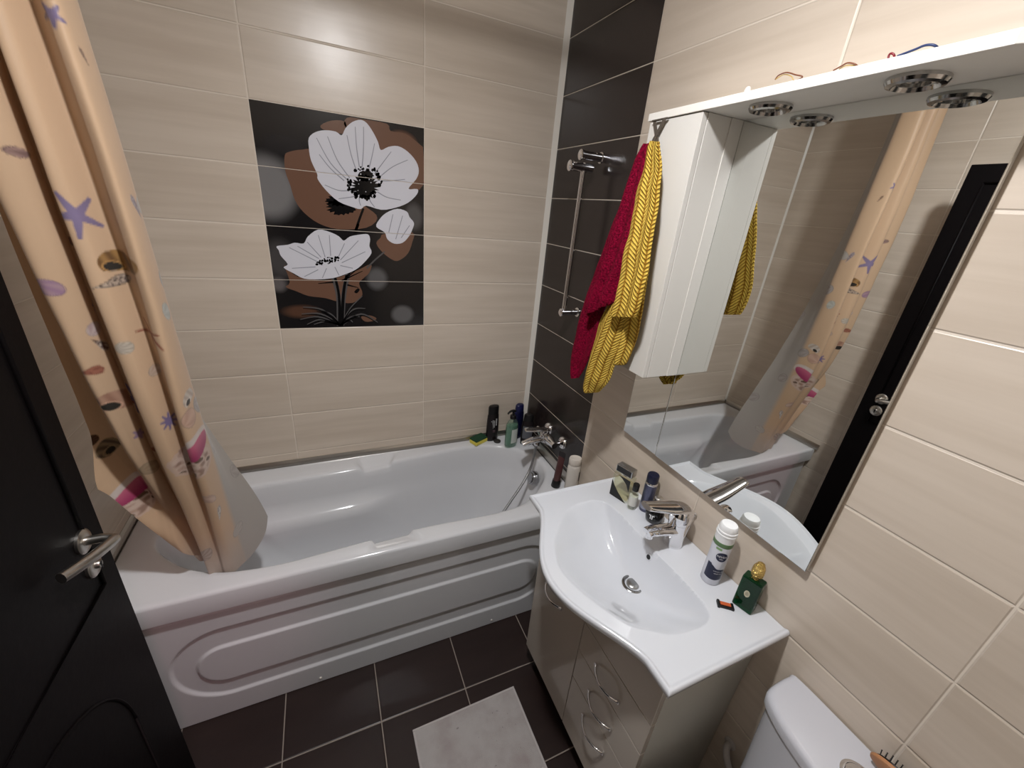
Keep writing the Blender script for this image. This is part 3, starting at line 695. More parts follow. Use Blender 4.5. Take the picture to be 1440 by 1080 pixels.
def bz(x, y):
    d = Vector((x - BO.x, y - BO.y, 0)); q = d.length / RB(math.atan2(d.y, d.x)) if d.length > 1e-6 else 0
    z = .9
    de = min(x - front(y), HWID - abs(y - YC))
    z += .005 * (1 - sstep(.006, .018, de)) - .006 * (1 - sstep(0, .006, de)) ** 2
    if q < 1.08:
        qq = min(1, q / 1.02)
        dep = (1 - qq ** 2.1) ** (1.22 - .32 * sstep(-.26, -.16, x))
        z -= .118 * dep
    return z
nu, nv = 160, 260
vs = []; fs = []
for a in range(nv + 1):
    y = YC - HWID + 2 * HWID * a / nv
    for c_ in range(nu + 1): x = -.001 + (front(y) + .001) * (c_ / nu); vs.append(Vector((x, y, bz(x, y))))
W1 = nu + 1
for a in range(nv):
    for c_ in range(nu): i = a * W1 + c_; fs.append((i, i + W1, i + W1 + 1, i + 1))
per = [a * W1 + nu for a in range(nv + 1)]; per = [c_ for c_ in range(nu)] + per + [nv * W1 + c_ for c_ in range(nu - 1, -1, -1)]
n0 = len(vs); 
sk = [(.000, .010), (.0015, .020), (.006, .0255)]
prev = per
for off, dz in sk:
    cur = []
    for i in per:
        p = vs[i]; q = Vector((min(p.x + off * (1 if p.x < -.3 else 0), -.001), p.y - off * (1 if p.y > YC else -1) * (abs(p.y - YC) > HWID - .03), .905 - dz)); cur.append(len(vs)); vs.append(q)
    for k in range(len(per) - 1): fs.append((prev[k], prev[k + 1], cur[k + 1], cur[k]))
    fs.append((prev[-1], prev[0], cur[0], cur[-1])); prev = cur
# underside: flange ring then bowl shell
bu = []
for k in range(len(per)):
    a = Vector((vs[prev[k]].x, vs[prev[k]].y, 0)) - BO; r = min(a.length * .93, RB(math.atan2(a.y, a.x)) * 1.06); bu.append(BO + a.normalized() * r)
for sc_, z in ((1, .8795), (.9, .83), (.6, .78), (.2, .766)):
    cur = []
    for k in range(len(per)): cur.append(len(vs)); p = BO + (bu[k] - BO) * sc_; vs.append(Vector((p.x, p.y, z)))
    for k in range(len(per)): kk = (k + 1) % len(per); fs.append((prev[k], prev[kk], cur[kk], cur[k]))
    prev = cur
fs.append(tuple(prev))
bm = bmesh.new(); bv = [bm.verts.new(v) for v in vs]
for f in fs: bm.faces.new([bv[i] for i in f])
bmesh.ops.recalc_face_normals(bm, faces=bm.faces[:]); bm.verts.index_update(); fs = [[v.index for v in f.verts] for f in bm.faces]; bm.free()
obj('basin_body', vs, fs, white_ceram, bas, auto=60)
dz = bz(-.205, -1.218) ; dc = Vector((-.205, -1.218, dz))
b = MB(); b.lathe([(.035, -.004), (.035, .0015), (.032, .0035), (.0275, .0035), (.025, .000), (.025, -.003)], dc, (0, 0, 1), 36); dn = b.build('drain_ring', mat('drain_steel', (.34, .34, .34), .2, 1.0), bas, auto=40)
b = MB(); b.lathe([(.021, -.003), (.021, .003), (.018, .006), (.008, .0072)], dc, (0, 0, 1), 32); b.build('pop_up_plug', mat('plug_steel', (.42, .42, .42), .3, 1.0), bas, auto=40)
ox = next(-.146 - .0005 * k for k in range(200) if bz(-.146 - .0005 * k, -1.207) < .872); oz = bz(ox, -1.207)
sl = (bz(ox + .003, -1.207) - bz(ox - .003, -1.207)) / .006; on_ = Vector((-sl, 0, 1)).normalized()
b = MB(); b.lathe([(.0110, -.006), (.0110, .0015), (.0085, .0025), (.0075, .0012)], (ox, -1.207, oz), on_, 24); b.build('overflow_ring', white_ceram, bas, auto=40)
b = MB(); b.lathe([(.0078, -.002), (.0078, .0018)], (ox, -1.207, oz), on_, 20); b.build('overflow_hole', black_pl, bas)

# ---------------------------------------------------------------- basin mixer
bf = empty('basin_mixer', 'chrome single lever mixer tap at the back of the washbasin', 'tap', (-.07, -1.205, .9))
FB = Vector((-.066, -1.205, .9))
b = MB(); b.lathe([(.030, 0), (.0305, .004), (.029, .008), (.028, .045), (.029, .07), (.031, .088)], FB, (0, 0, 1), 36); b.build('body', chrome, bf, auto=50)
b = MB(); sp = catmull([FB + Vector(q) for q in ((.0, 0, .058), (-.035, 0, .064), (-.075, 0, .074), (-.112, 0, .080), (-.126, 0, .078))], 6)
b.tube(sp, [.023] * 8 + [.0215] * 9 + [.019] * 8, 22, flat=.70); b.lathe([(.012, 0), (.012, .018)], FB + Vector((-.112, 0, .058)), (-.1, 0, 1), 20); b.build('spout', chrome, bf, auto=50)
b = MB(); b.lathe([(.0310, .0885), (.0335, .100), (.0335, .115), (.029, .132), (.018, .142), (.004, .146)], FB, (0, 0, 1), 36); b.build('lever_dome', chrome, bf, auto=60)
b = MB(); lv = catmull([FB + Vector(q) for q in ((.026, 0, .096), (.026, 0, .118), (.012, 0, .138), (-.022, 0, .149), (-.062, 0, .158), (-.105, 0, .170), (-.150, 0, .184), (-.160, 0, .187))], 6)
n_ = len(lv); b.tube(lv, [.020 + .012 * sstep(0, .35, i / n_) - .013 * sstep(.45, 1, i / n_) for i in range(n_)], 22, flat=.42, up=(1, 0, 0)); b.build('lever', chrome, bf, auto=60)
b = MB(); b.tube([(-.026, -1.210, .902), (-.009, -1.210, .999)], .0016, 8); b.lathe([(.001, -.006), (.004, -.0045), (.006, 0), (.004, .0045), (.001, .006)], (-.0085, -1.210, 1.003), (0, 0, 1), 16); b.build('lift_rod', chrome, bf, auto=40)

# ================================================================ MIRROR CABINET
mc = empty('mirror_cabinet', 'wall mirror with white side cupboard and lamp shelf above the washbasin', 'mirror cabinet', (0, -1.183, 1.095))
b = MB(); b.box(-.0165, -.002, -1.5285, -.8365, 1.10, 2.086); b.build('back_board', white_lam, mc)
b = MB(); b.box(-.020, -.0167, -1.0065, -.835, 1.099, 2.088, 0); o = b.build('side_mirror', [mirror_m], mc, bevel=.001)
b = MB(); b.box(-.020, -.0167, -1.531, -1.0085, 1.097, 2.088, 0); o = b.build('main_mirror', [mirror_m], mc, bevel=.002)
SHX = -.160
b = MB(); pl = [(0, -.815), (SHX, -.815), (SHX, -1.528), (-.135, -1.565), (0, -1.565)]; b.prism([(x, y, 2.088) for x, y in pl], (0, 0, .018)); b.build('lamp_shelf', mat('white_shelf', srgb(236, 233, 226), .4), mc, bevel=.001)
b = MB(); b.box(-.138, -.0205, -1.0085, -.822, 1.398, 2.087); b.build('cupboard_body', white_lam, mc, bevel=.0008)
b = MB(); b.box(-.062, -.0205, -1.0115, -1.0085, 1.398, 2.087); b.build('cupboard_side_strip', white_lam, mc, bevel=.0008)
b = MB(); b.box(-.1555, -.1395, -1.0075, -.821, 1.398, 2.086); cd_ = b.build('cupboard_door', white_lam, mc, bevel=.001)
for y in (-1.134, -1.396):
    b = MB(); b.lathe([(.043, 0), (.043, -.005), (.040, -.010), (.033, -.012), (.031, -.008), (.029, -.005), (.028, .006)], (-.092, y, 2.088), (0, 0, 1), 64); L = b.build('downlight_ring', mat('ring_chrome', (.5, .49, .48), .16, 1.0), mc, auto=30)
    b = MB(); b.lathe([(.0275, .001), (.025, -.004), (.020, -.0045), (.019, .004), (.001, .006)], (-.092, y, 2.085), (0, 0, 1), 32); b.build('halogen_bulb', mat('bulb_glass', (.5, .49, .47), .1, .8), L, auto=40)
def wire(pts, c, r=.0014): MB().tube(catmull(pts, 8), r, 8).build('wire', mat('wire_' + c[0], c[1], .4), mc, smooth=True)
BRW = ('brown', srgb(120, 72, 48)); BLU = ('blue', srgb(40, 56, 96)); REDW = ('red', srgb(120, 30, 40)); YLW = ('yellow', srgb(190, 160, 90))
MB().lathe([(.006, 0), (.007, .004), (.005, .010), (.002, .012)], (-.148, -1.112, 2.106), (0, 0, 1), 12).build('wire_connector', white_trim, mc, auto=40)
wire([wx(1090, 112, -.148), wx(1095, 106, -.148), wx(1106, 102, -.148), wx(1118, 105, -.148), wx(1128, 109, -.146), (-.135, -1.185, 2.109)], BRW, .0012)
wire([wx(1090, 112, -.148), wx(1102, 105, -.146), wx(1112, 107, -.145), wx(1116, 113, -.144)], YLW, .0009)
wire([wx(1172, 99, -.15), wx(1183, 93, -.15), wx(1192, 88.5, -.15), wx(1202, 90, -.15), wx(1208, 95, -.145)], BRW, .0012)
wire([wx(1180, 97, -.148), wx(1190, 92, -.148), wx(1200, 92, -.148), wx(1206, 96, -.145)], YLW, .0009)
wire([wx(1249, 84, -.15), wx(1250, 78, -.15), wx(1253, 75, -.15), wx(1257, 77, -.15), wx(1258, 82, -.148)], REDW, .0016)
wire([wx(1262, 79, -.15), wx(1275, 74, -.15), wx(1288, 69, -.15), wx(1300, 64, -.15), wx(1310, 63, -.15), wx(1316, 65, -.148), wx(1320, 69, -.14)], BLU, .0018)

# ---------------------------------------------------------------- hook and towels
hook_m = mat('hook_webbing', srgb(84, 76, 68), .6)
hk = MB()
def strap(p, q, w=.006, t=.002):
    p, q = Vector(p), Vector(q); s = Vector((0, 1, 0)) * w
    hk.prism([p - s, p + s, q + s, q - s], (-t, 0, 0))
XH = -.1625
strap((XH, -.846, 2.087), (XH, -.868, 2.046)); strap((XH - .0025, -.890, 2.087), (XH - .0025, -.866, 2.046))
strap((XH, -.868, 2.046), (XH - .004, -.888, 2.005), .007); strap((XH - .0025, -.866, 2.046), (XH - .004, -.848, 2.005), .007)
hk.box(XH - .004, XH + .002, -.897, -.840, 2.084, 2.0875)
tag(hk.build('towel_hook', hook_m, bevel=.0006), 'dark crossed hanging strap on the white side cupboard holding the towels', 'hook')
def terry(name, c1, c2, scale, braid=False):
    m = bpy.data.materials.new(name); m.use_nodes = True; t = NT(m); bs = m.node_tree.nodes['Principled BSDF']; P = t.pos()
    v = t.comb(P[0], P[1], P[2]); n = t.noise(v, scale, 3, .7); bp = t.N.new('ShaderNodeBump'); bp.inputs['Strength'].default_value = 1
    if braid:
        uvm = t.N.new('ShaderNodeUVMap'); sx = t.N.new('ShaderNodeSeparateXYZ'); t.L.new(uvm.outputs[0], sx.inputs[0])
        U, V = sx.outputs[0], sx.outputs[1]
        # braided relief: columns of slanted cords, slant alternating per column
        cu = t.math('MULTIPLY', U, 1 / .028); sg = t.math('SUBTRACT', t.math('MULTIPLY', t.math('GREATER_THAN', t.math('FRACT', t.math('MULTIPLY', cu, .5)), .5), 2.0), 1.0)
        fu = t.math('FRACT', cu); ph = t.math('ADD', t.math('MULTIPLY', V, 1 / .011), t.math('MULTIPLY', sg, t.math('MULTIPLY', fu, 2.0)))
        ph = t.math('ADD', ph, t.math('MULTIPLY', t.noise(v, 40, 2), .8))
        w = t.math('ABSOLUTE', t.math('SINE', t.math('MULTIPLY', ph, PI))); e = t.math('POWER', t.math('SINE', t.math('MULTIPLY', fu, PI)), .5)
        h = t.math('MULTIPLY', t.math('POWER', w, .6), e); f = t.math('MULTIPLY_ADD', n, .35, t.math('MULTIPLY', h, .65))
        bp.inputs['Distance'].default_value = .009
    else:
        f = n; bp.inputs['Distance'].default_value = .010
    t.L.new(t.mix(t.smooth(f, .25, .7), c2, c1), bs.inputs['Base Color']); t.L.new(f, bp.inputs['Height']); t.L.new(bp.outputs[0], bs.inputs['Normal'])
    bs.inputs['Roughness'].default_value = .95; bs.inputs['Sheen Weight'].default_value = .0; bs.inputs['Specular IOR Level'].default_value = .1
    return m
red_t = terry('wine_terry', srgb(150, 10, 52), srgb(70, 0, 22), 170); yel_t = terry('yellow_terry', srgb(236, 200, 92), srgb(150, 104, 30), 500, True)
def panel(mb, rows, xs, folds, amp, thick=.009, nr=70, ncol=40, phase=0.0, seed=0, uvs=None):
    A = catmull([wx(u, v, x) for (u, v, _, _), x in zip(rows, xs)], 14); B = catmull([wx(u, v, x) for (_, _, u, v), x in zip(rows, xs)], 14)
    A = resample(A, nr, False); B = resample(B, nr, False); g = []
    for k in range(nr):
        r = []
        for i in range(ncol):
            s = i / (ncol - 1); p = A[k].lerp(B[k], s); t = k / (nr - 1)
            a = amp * (.35 + .65 * t)
            off = a * math.sin(2 * PI * folds * s + phase + 1.2 * t) + .006 * mnoise.noise(p * 14 + Vector((seed, 0, 0))) - .012 * math.sin(PI * s) 
            p.x += off; r.append(p)
        g.append(r)
    vs = []; fs = []; uv = []
    def nrm(k, i):
        a = g[min(k + 1, nr - 1)][i] - g[max(k - 1, 0)][i]; b_ = g[k][min(i + 1, ncol - 1)] - g[k][max(i - 1, 0)]; return a.cross(b_).normalized()
    for side in (1, -1):
        for k in range(nr):
            for i in range(ncol):
                ed = min(i, ncol - 1 - i, k, nr - 1 - k); th = thick * .5 * (1 if ed >= 2 else (.75 if ed == 1 else .3))
                vs.append(g[k][i] + nrm(k, i) * th * side)
    M = nr * ncol
    for k in range(nr - 1):
        for i in range(ncol - 1):
            a = k * ncol + i; fs.append((a, a + 1, a + ncol + 1, a + ncol)); fs.append((M + a, M + a + ncol, M + a + ncol + 1, M + a + 1))
    per = [i for i in range(ncol)] + [k * ncol + ncol - 1 for k in range(1, nr)] + [(nr - 1) * ncol + i for i in range(ncol - 2, -1, -1)] + [k * ncol for k in range(nr - 2, 0, -1)]
    for q in range(len(per)): a, b_ = per[q], per[(q + 1) % len(per)]; fs.append((a, M + a, M + b_, b_))
    if uvs is not None:
        wid = max((B[k] - A[k]).length for k in range(nr)); L = 0
        for side in (0, 1):
            d = 0
            for k in range(nr):
                if k: d += (g[k][ncol // 2] - g[k - 1][ncol // 2]).length
                for i in range(ncol): uvs.append((i / (ncol - 1) * wid * 1.25, d))
    mb.add(vs, fs)
def set_uv(o, uvs):
    l = o.data.uv_layers.new(name='UVMap')
    for lp in o.data.loops: l.data[lp.index].uv = uvs[lp.vertex_index]
rt = MB()
panel(rt, [(905, 203, 919, 202), (883, 255, 914, 258), (864, 312, 905, 316), (848, 362, 890, 366), (834, 405, 874, 400), (823, 445, 864, 426)], [-.178, -.185, -.195, -.205, -.212, -.216], 2.2, .010, phase=.5)
panel(rt, [(900, 215, 912, 215), (850, 350, 880, 352), (822, 430, 850, 440), (810, 480, 838, 484), (805, 512, 827, 512), (808, 532, 817, 531)], [-.165, -.170, -.180, -.186, -.190, -.192], 1.2, .010, phase=2.2, seed=3)
tag(rt.build('wine_red_towel', red_t, auto=70), 'wine red terry towel hanging left of the yellow towel', 'towel')
yt = MB(); uvs = []
panel(yt, [(915, 199, 930, 200), (904, 240, 932, 238), (893, 277, 929, 280), (885, 325, 922, 325), (879, 350, 917, 352), (871, 390, 911, 392), (864, 425, 902, 428), (859, 445, 894, 446)], [-.186, -.192, -.202, -.212, -.218, -.224, -.228, -.230], 1.6, .010, phase=1.2, seed=5, uvs=uvs)
panel(yt, [(890, 330, 915, 330), (862, 410, 902, 412), (840, 455, 884, 460), (831, 487, 873, 490), (823, 520, 861, 512), (821, 540, 849, 540), (828, 552, 836, 552)], [-.190, -.196, -.202, -.204, -.204, -.202, -.200], 1.1, .016, phase=.4, seed=9, uvs=uvs)
panel(yt, [(895, 330, 918, 330), (882, 420, 905, 420), (879, 455, 898, 455), (875, 485, 889, 486), (870, 506, 881, 508), (872, 513, 876, 513)], [-.178, -.182, -.184, -.184, -.183, -.183], .8, .008, phase=2.0, seed=12, uvs=uvs)
yo = obj('yellow_towel', yt.v, yt.f, yel_t, auto=70); set_uv(yo, uvs)
tag(yo, 'yellow braided terry towel hanging in front of the wine red towel', 'towel')

# ================================================================ BOTTLES ON THE BASIN
def thing(name, label, cat, x, y, z, rot=0, group=None):
    return empty(name, label, cat, (x, y, z), group)
DK = .8995
# square perfume with black diagonal corners
P0 = Vector((-.085, -.962, DK)); perf = thing('perfume_bottle', 'square clear perfume bottle with black corners and silver cap on washbasin', 'perfume', *P0)
glass = tinted('clear_glass', (.90, .92, .86), .1); perfume_l = tinted('perfume_liquid', (.95, .92, .80), .03)
a_ = Vector((.020, -.067, 0)).normalized(); n_ = Vector((-a_.y, a_.x, 0)); n_ = -n_ if n_.x > 0 else n_
def lbox(mb, o, ax, nx_, a0, a1, d0, d1, z0, z1, mi=0):
    mb.add([o + ax * a + nx_ * d + Vector((0, 0, z)) for a in (a0, a1) for d in (d0, d1) for z in (z0, z1)], [(0, 1, 3, 2), (4, 6, 7, 5), (0, 4, 5, 1), (2, 3, 7, 6), (0, 2, 6, 4), (1, 5, 7, 3)], mi)
b = MB(); lbox(b, P0, a_, n_, -.036, .036, -.019, .019, 0, .098); b.build('glass', glass, perf, bevel=.002)
b = MB(); lbox(b, P0, a_, n_, -.031, .031, -.014, .014, .007, .078); b.build('liquid', perfume_l, perf, bevel=.002)
b = MB(); f0 = P0 + n_ * .0194
b.prism([f0 + a_ * u + Vector((0, 0, z)) for u, z in ((-.0355, .001), (.033, .001), (.018, .012), (-.006, .030), (-.024, .048), (-.0355, .066))], n_ * .0008)
b.prism([f0 + a_ * u + Vector((0, 0, z)) for u, z in ((-.014, .097), (.0355, .097), (.0355, .052), (.022, .076), (.004, .089))], n_ * .0008); b.build('black_corner_print', black_gl, perf)
b = MB(); lbox(b, P0, a_, n_, -.011, .011, -.011, .011, .098, .104); b.build('collar', chrome, perf)
b = MB(); lbox(b, P0, a_, n_, -.033, .033, -.016, .016, .104, .132); cp = b.build('cap', mat('silver_cap', (.66, .66, .64), .22, 1.0), perf, bevel=.002)
b = MB(); lbox(b, P0, a_, n_, -.030, .030, .0162, .0166, .107, .129); b.build('cap_band', black_gl, cp)
# small clear atomiser, black cap
def round_bottle(name, label, cat, x, y, parts, ax=(0, 0, 1), z=DK, n=32):
    t = thing(name, label, cat, x, y, z)
    for pn, prof, m in parts: MB().lathe(prof, (x, y, z), ax, n).build(pn, m, t, auto=40)
    return t
pale = tinted('cloudy_liquid', (.85, .86, .82), .05, .25, (.8, .8, .76))
round_bottle('spray_vial', 'small clear spray bottle with black cap beside the square perfume', 'spray bottle', -.086, -1.024, [
    ('glass', [(.0135, 0), (.0150, .002), (.0150, .060), (.012, .068), (.008, .071), (.008, .077)], glass), ('liquid', [(.0122, .004), (.0128, .006), (.0128, .050)], pale),
    ('label', [(.01515, .016), (.01515, .054)], mat('white_label', srgb(206, 206, 198), .5)), ('cap', [(.0108, .076), (.0112, .078), (.0112, .100), (.0095, .1025)], black_pl)])
navy = mat('navy_plastic', srgb(22, 26, 50), .3); gun = mat('gunmetal_can', srgb(84, 86, 108), .28, .55)
round_bottle('deodorant_can', 'slim grey deodorant can with navy cap against the wall behind the tap', 'deodorant', -.043, -1.046, [
    ('can', [(.0195, 0), (.0205, .003), (.0205, .112), (.018, .117)], gun), ('silver_band', [(.0206, .110), (.0206, .117), (.019, .119)], mat('silver_band', (.75, .75, .76), .25, 1)), ('grey_label', [(.0207, .012), (.0207, .030)], mat('pale_grey_label', srgb(150, 152, 170), .4)), ('cap', [(.0192, .118), (.0200, .120), (.0200, .146), (.0175, .150), (.006, .151)], navy)])
# black round flacon with white sign
tb = round_bottle('black_flacon', 'black round bottle with white double bar emblem behind the tap', 'perfume', -.052, -1.100, [
    ('flask', [(.020, 0), (.027, .006), (.030, .020), (.030, .034), (.026, .050), (.016, .062), (.0125, .066)], black_gl), ('neck', [(.0125, .065), (.0125, .090)], black_pl), ('silver_top', [(.0120, .0895), (.0135, .091), (.0135, .094), (.010, .0965), (.004, .097)], nickel)])
pr_w = mat('printed_white', srgb(226, 226, 228), .4)
def on_cyl(vs, c, r, a0, zc):
    """wrap flat text (x right, y up) round a vertical cylinder, centred on heading a0 (towards the reader)"""
    out = []
    for v in vs: a = a0 + v.x / r; out.append(Vector((c[0] + r * math.cos(a), c[1] + r * math.sin(a), c[2] + zc + v.y)))
    return out
def heading(x, y): return math.atan2(CAM.y - y, CAM.x - x)
b = MB(); hd = heading(-.052, -1.10)
for px in ([(-.0095, .008), (-.001, .008), (-.001, -.008), (-.0045, -.008), (-.0045, .0045), (-.0095, .0045)], [(.0012, .008), (.0095, .008), (.0095, .0045), (.0047, .0045), (.0047, -.008), (.0012, -.008)]):
    b.add(on_cyl([Vector((u, v, 0)) for u, v in px], (-.052, -1.10, DK), .0303, hd - .25, .029), [tuple(range(6))])
b.build('emblem', pr_w, tb)
# shaving gel can
nx_, ny_ = -.064, -1.352
can_w = mat('can_white', srgb(214, 216, 224), .22, .15); cap_w = mat('cap_white', srgb(236, 237, 238), .35)
nv_ = round_bottle('shaving_gel_can', 'tall white shaving gel can with navy label standing right of the tap', 'shaving gel', nx_, ny_, [
    ('can', [(.0235, 0), (.0255, .003), (.0255, .138), (.0235, .144)], can_w), ('green_band', [(.0252, .1365), (.0258, .1375), (.0258, .150), (.0245, .1515)], mat('green_band', srgb(96, 128, 84), .4)),
    ('cap', [(.0252, .150), (.0254, .170), (.0264, .171), (.0264, .175), (.0246, .176), (.0246, .179), (.0258, .180), (.0258, .184), (.0238, .186), (.0234, .197), (.020, .203), (.008, .205)], cap_w)], n=40)
hd = heading(nx_, ny_) + .42; R1 = .02575
b = MB()
def cyl_poly(mb, pts, r, a0, zc, c, mi=0): mb.add(on_cyl([Vector((u, v, 0)) for u, v in pts], c, r, a0, zc), [tuple(range(len(pts)))], mi)
cc = (nx_, ny_, DK)
for s in range(24):   # dark wave label, in strips so that it follows the can
    x0, x1 = -.030 + .05 * s / 24, -.030 + .05 * (s + 1) / 24
    top = lambda x: .072 - .010 * sstep(-.018, .0, x) + (.004 if x < -.018 else 0); bot = lambda x: .026 - .004 * math.sin((x + .03) / .05 * PI)
    cyl_poly(b, [(x0, bot(x0)), (x1, bot(x1)), (x1, top(x1)), (x0, top(x0))], R1, hd, 0, cc, 0)
disc = [(.0155 * math.cos(2 * PI * q / 40), +.106 + .0155 * math.sin(2 * PI * q / 40)) for q in range(40)]
for s in range(20):
    a, b_ = -.0155 + .031 * s / 20, -.0155 + .031 * (s + 1) / 20; ya, yb = [math.sqrt(max(0, .0155 ** 2 - q * q)) for q in (a, b_)]
    cyl_poly(b, [(a, +.106 - ya), (b_, +.106 - yb), (b_, +.106 + yb), (a, +.106 + ya)], R1, hd, 0, cc, 0)
tv, tf = text_geo('NIVEA', .0095); b.add(on_cyl(tv, cc, R1 + .0002, hd, .1075), tf, 1)
tv, tf = text_geo('MEN', .005); b.add(on_cyl(tv, cc, R1 + .0002, hd, .099), tf, 1)
tv, tf = text_geo('SHAVING GEL', .0042); b.add(on_cyl([v + Vector((.004, 0, 0)) for v in tv], cc, R1 + .0002, hd, .054), tf, 1)
tv, tf = text_geo('SENSITIVE', .0045); b.add(on_cyl([v + Vector((.004, 0, 0)) for v in tv], cc, R1 + .0002, hd, .046), tf, 1)
for s in range(8): cyl_poly(b, [(-.022 + .002 * s, .127), (-.02 + .002 * s, .127), (-.02 + .002 * s, .134), (-.022 + .002 * s, .134)], R1, hd, 0, cc, 2)
b.build('label', [mat('label_navy', srgb(24, 30, 58), .35), pr_w, mat('label_green', srgb(120, 156, 104), .4)], nv_)
# green perfume with gold cap
G0 = Vector((-.048, -1.452, DK)); gp = thing('green_perfume_bottle', 'dark green glass perfume bottle with ornate gold cap at basin end', 'perfume', *G0)
ga = Vector((.55, -.83, 0)).normalized(); gn = Vector((-ga.y, ga.x, 0)); gn = -gn if gn.x > 0 else gn
green_gl = tinted('green_glass', (.06, .30, .16), .0, .4, srgb(10, 62, 34))
gold = mat('gold', (.74, .52, .17), .16, 1.0, bump=(160, .9, .012))
ga, gn = Vector((-.25, .97, 0)).normalized(), Vector((-.97, -.25, 0)).normalized()
b = MB(); c8 = .005
prof = [(-.026, -.0165), (.026, -.0165), (.026, .0165), (-.026, .0165)]
lbox(b, G0, ga, gn, -.025, .025, -.0165, .0165, 0, .104); b.build('glass', green_gl, gp, bevel=.004, bseg=3)
b = MB(); lbox(b, G0, ga, gn, -.020, .020, -.0115, .0115, .008, .085); b.build('liquid', tinted('green_liquid', (.16, .55, .32), .02, .2, srgb(16, 80, 48)), gp, bevel=.003)
b = MB(); b.lathe([(.0085, .0006), (.0085, .0014), (.006, .0014), (.006, .0006)], G0 + gn * .0165 + Vector((0, 0, .058)), gn, 24, sx=.8, sy=1.25, up=(0, 1, 0)); b.build('emblem', mat('pale_gold', (.75, .68, .5), .3, 1.0), gp, auto=40)
b = MB(); b.lathe([(.009, .103), (.009, .110), (.013, .113), (.0155, .120), (.0155, .130), (.0145, .140), (.012, .147), (.0105, .149), (.009, .154), (.0045, .157)], G0, (0, 0, 1), 11); b.build('cap', gold, gp, auto=12)
# razor cartridge
b = MB(); o0 = Vector((-.098, -1.435, DK)); ax_ = Vector((.75, -.6, 0)).normalized(); nn_ = Vector((.6, .75, 0))
rz = thing('razor_cartridge', 'small black and orange razor cartridge lying on the washbasin rim', 'razor', *o0)
lbox(b, o0, ax_, nn_, -.020, .020, -.010, .010, 0, .006); lbox(b, o0, ax_, nn_, -.021, -.014, -.012, .012, 0, .0085); lbox(b, o0, ax_, nn_, .014, .021, -.011, .011, 0, .0075); b.build('frame', black_pl, rz, bevel=.0015)
b = MB(); lbox(b, o0, ax_, nn_, -.0135, .0135, -.004, .007, .006, .0085); b.build('orange_blade_strip', mat('orange_plastic', srgb(196, 92, 48), .4), rz, bevel=.001)

# ================================================================ THINGS ON THE TUB RIM
TZ = .6305
sp_ = thing('kitchen_sponge', 'yellow sponge with dark green scouring pad on the tub rim', 'sponge', -.305, -.05, TZ)
b = MB(); s0 = Vector((-.302, -.047, TZ)); sa = Vector((.9, .42, 0)).normalized(); sn = Vector((-sa.y, sa.x, 0))
lbox(b, s0, sa, sn, -.045, .045, -.030, .026, 0, .022); b.build('foam', mat('yellow_foam', srgb(226, 212, 92), .9, bump=(300, .6, .004)), sp_, bevel=.004)
b = MB(); lbox(b, s0, sa, sn, -.045, .045, -.030, .026, .022, .030); b.build('scouring_pad', mat('green_scour', srgb(30, 70, 44), .95, bump=(600, .9, .004)), sp_, bevel=.002)
# oval shampoo bottle
def oval(name, label, cat, c, parts, wdir, group=None):
    t = thing(name, label, cat, *c)
    w = Vector(wdir).normalized()
    for pn, prof, m, sx, sy in parts: MB().lathe(prof, c, (0, 0, 1), 36, sx=sx, sy=sy, up=w).build(pn, m, t, auto=50)
    return t
blk_sh = mat('black_shampoo_plastic', srgb(26, 20, 22), .28)
c0 = Vector((-.222, -.043, TZ))
sh = oval('shampoo_bottle', 'tall black oval shampoo bottle standing next to the sponge', 'shampoo', c0, [
    ('bottle', [(.034, 0), (.037, .004), (.038, .03), (.037, .10), (.034, .155), (.031, .165)], blk_sh, 1, .55), ('cap', [(.0315, .166), (.0315, .205), (.028, .212), (.015, .214)], black_pl, 1, .55)], (1, .15, 0))
b = MB(); fr = Vector((-.15, -1, 0)).normalized(); wd = Vector((1, -.15, 0)).normalized(); fc = c0 + fr * .0215
for u0, u1, z0, z1 in ((-.014, -.009, .085, .128), (-.006, -.001, .08, .132), (.002, .007, .088, .13), (.012, .018, .10, .142)):
    z = z0
    while z < z1:
        dh = R_.uniform(.003, .006); b.add([fc + wd * u0 + Vector((0, 0, z)), fc + wd * u1 + Vector((0, 0, z)), fc + wd * u1 + Vector((0, 0, z + dh)), fc + wd * u0 + Vector((0, 0, z + dh))], [(0, 1, 2, 3)]); z += dh + .0016
for z in (.058, .066): b.add([fc + wd * u + Vector((0, 0, zz)) for u, zz in ((-.014, z), (.012, z), (.012, z + .004), (-.014, z + .004))], [(0, 1, 2, 3)], 1)
b.build('label_print', [mat('print_silver', srgb(190, 190, 190), .4), mat('print_mauve', srgb(110, 84, 92), .4)], sh)
b = MB(); pc = Vector((-.200, -.075, TZ)); b.lathe([(.019, 0), (.020, .003), (.020, .006), (.016, .009), (.009, .0085), (.006, .011), (.002, .0115)], pc, (0, 0, 1), 28)
tag(b.build('drain_plug', rubber, auto=40), 'round dark bath plug lying in front of the shampoo bottle', 'plug')
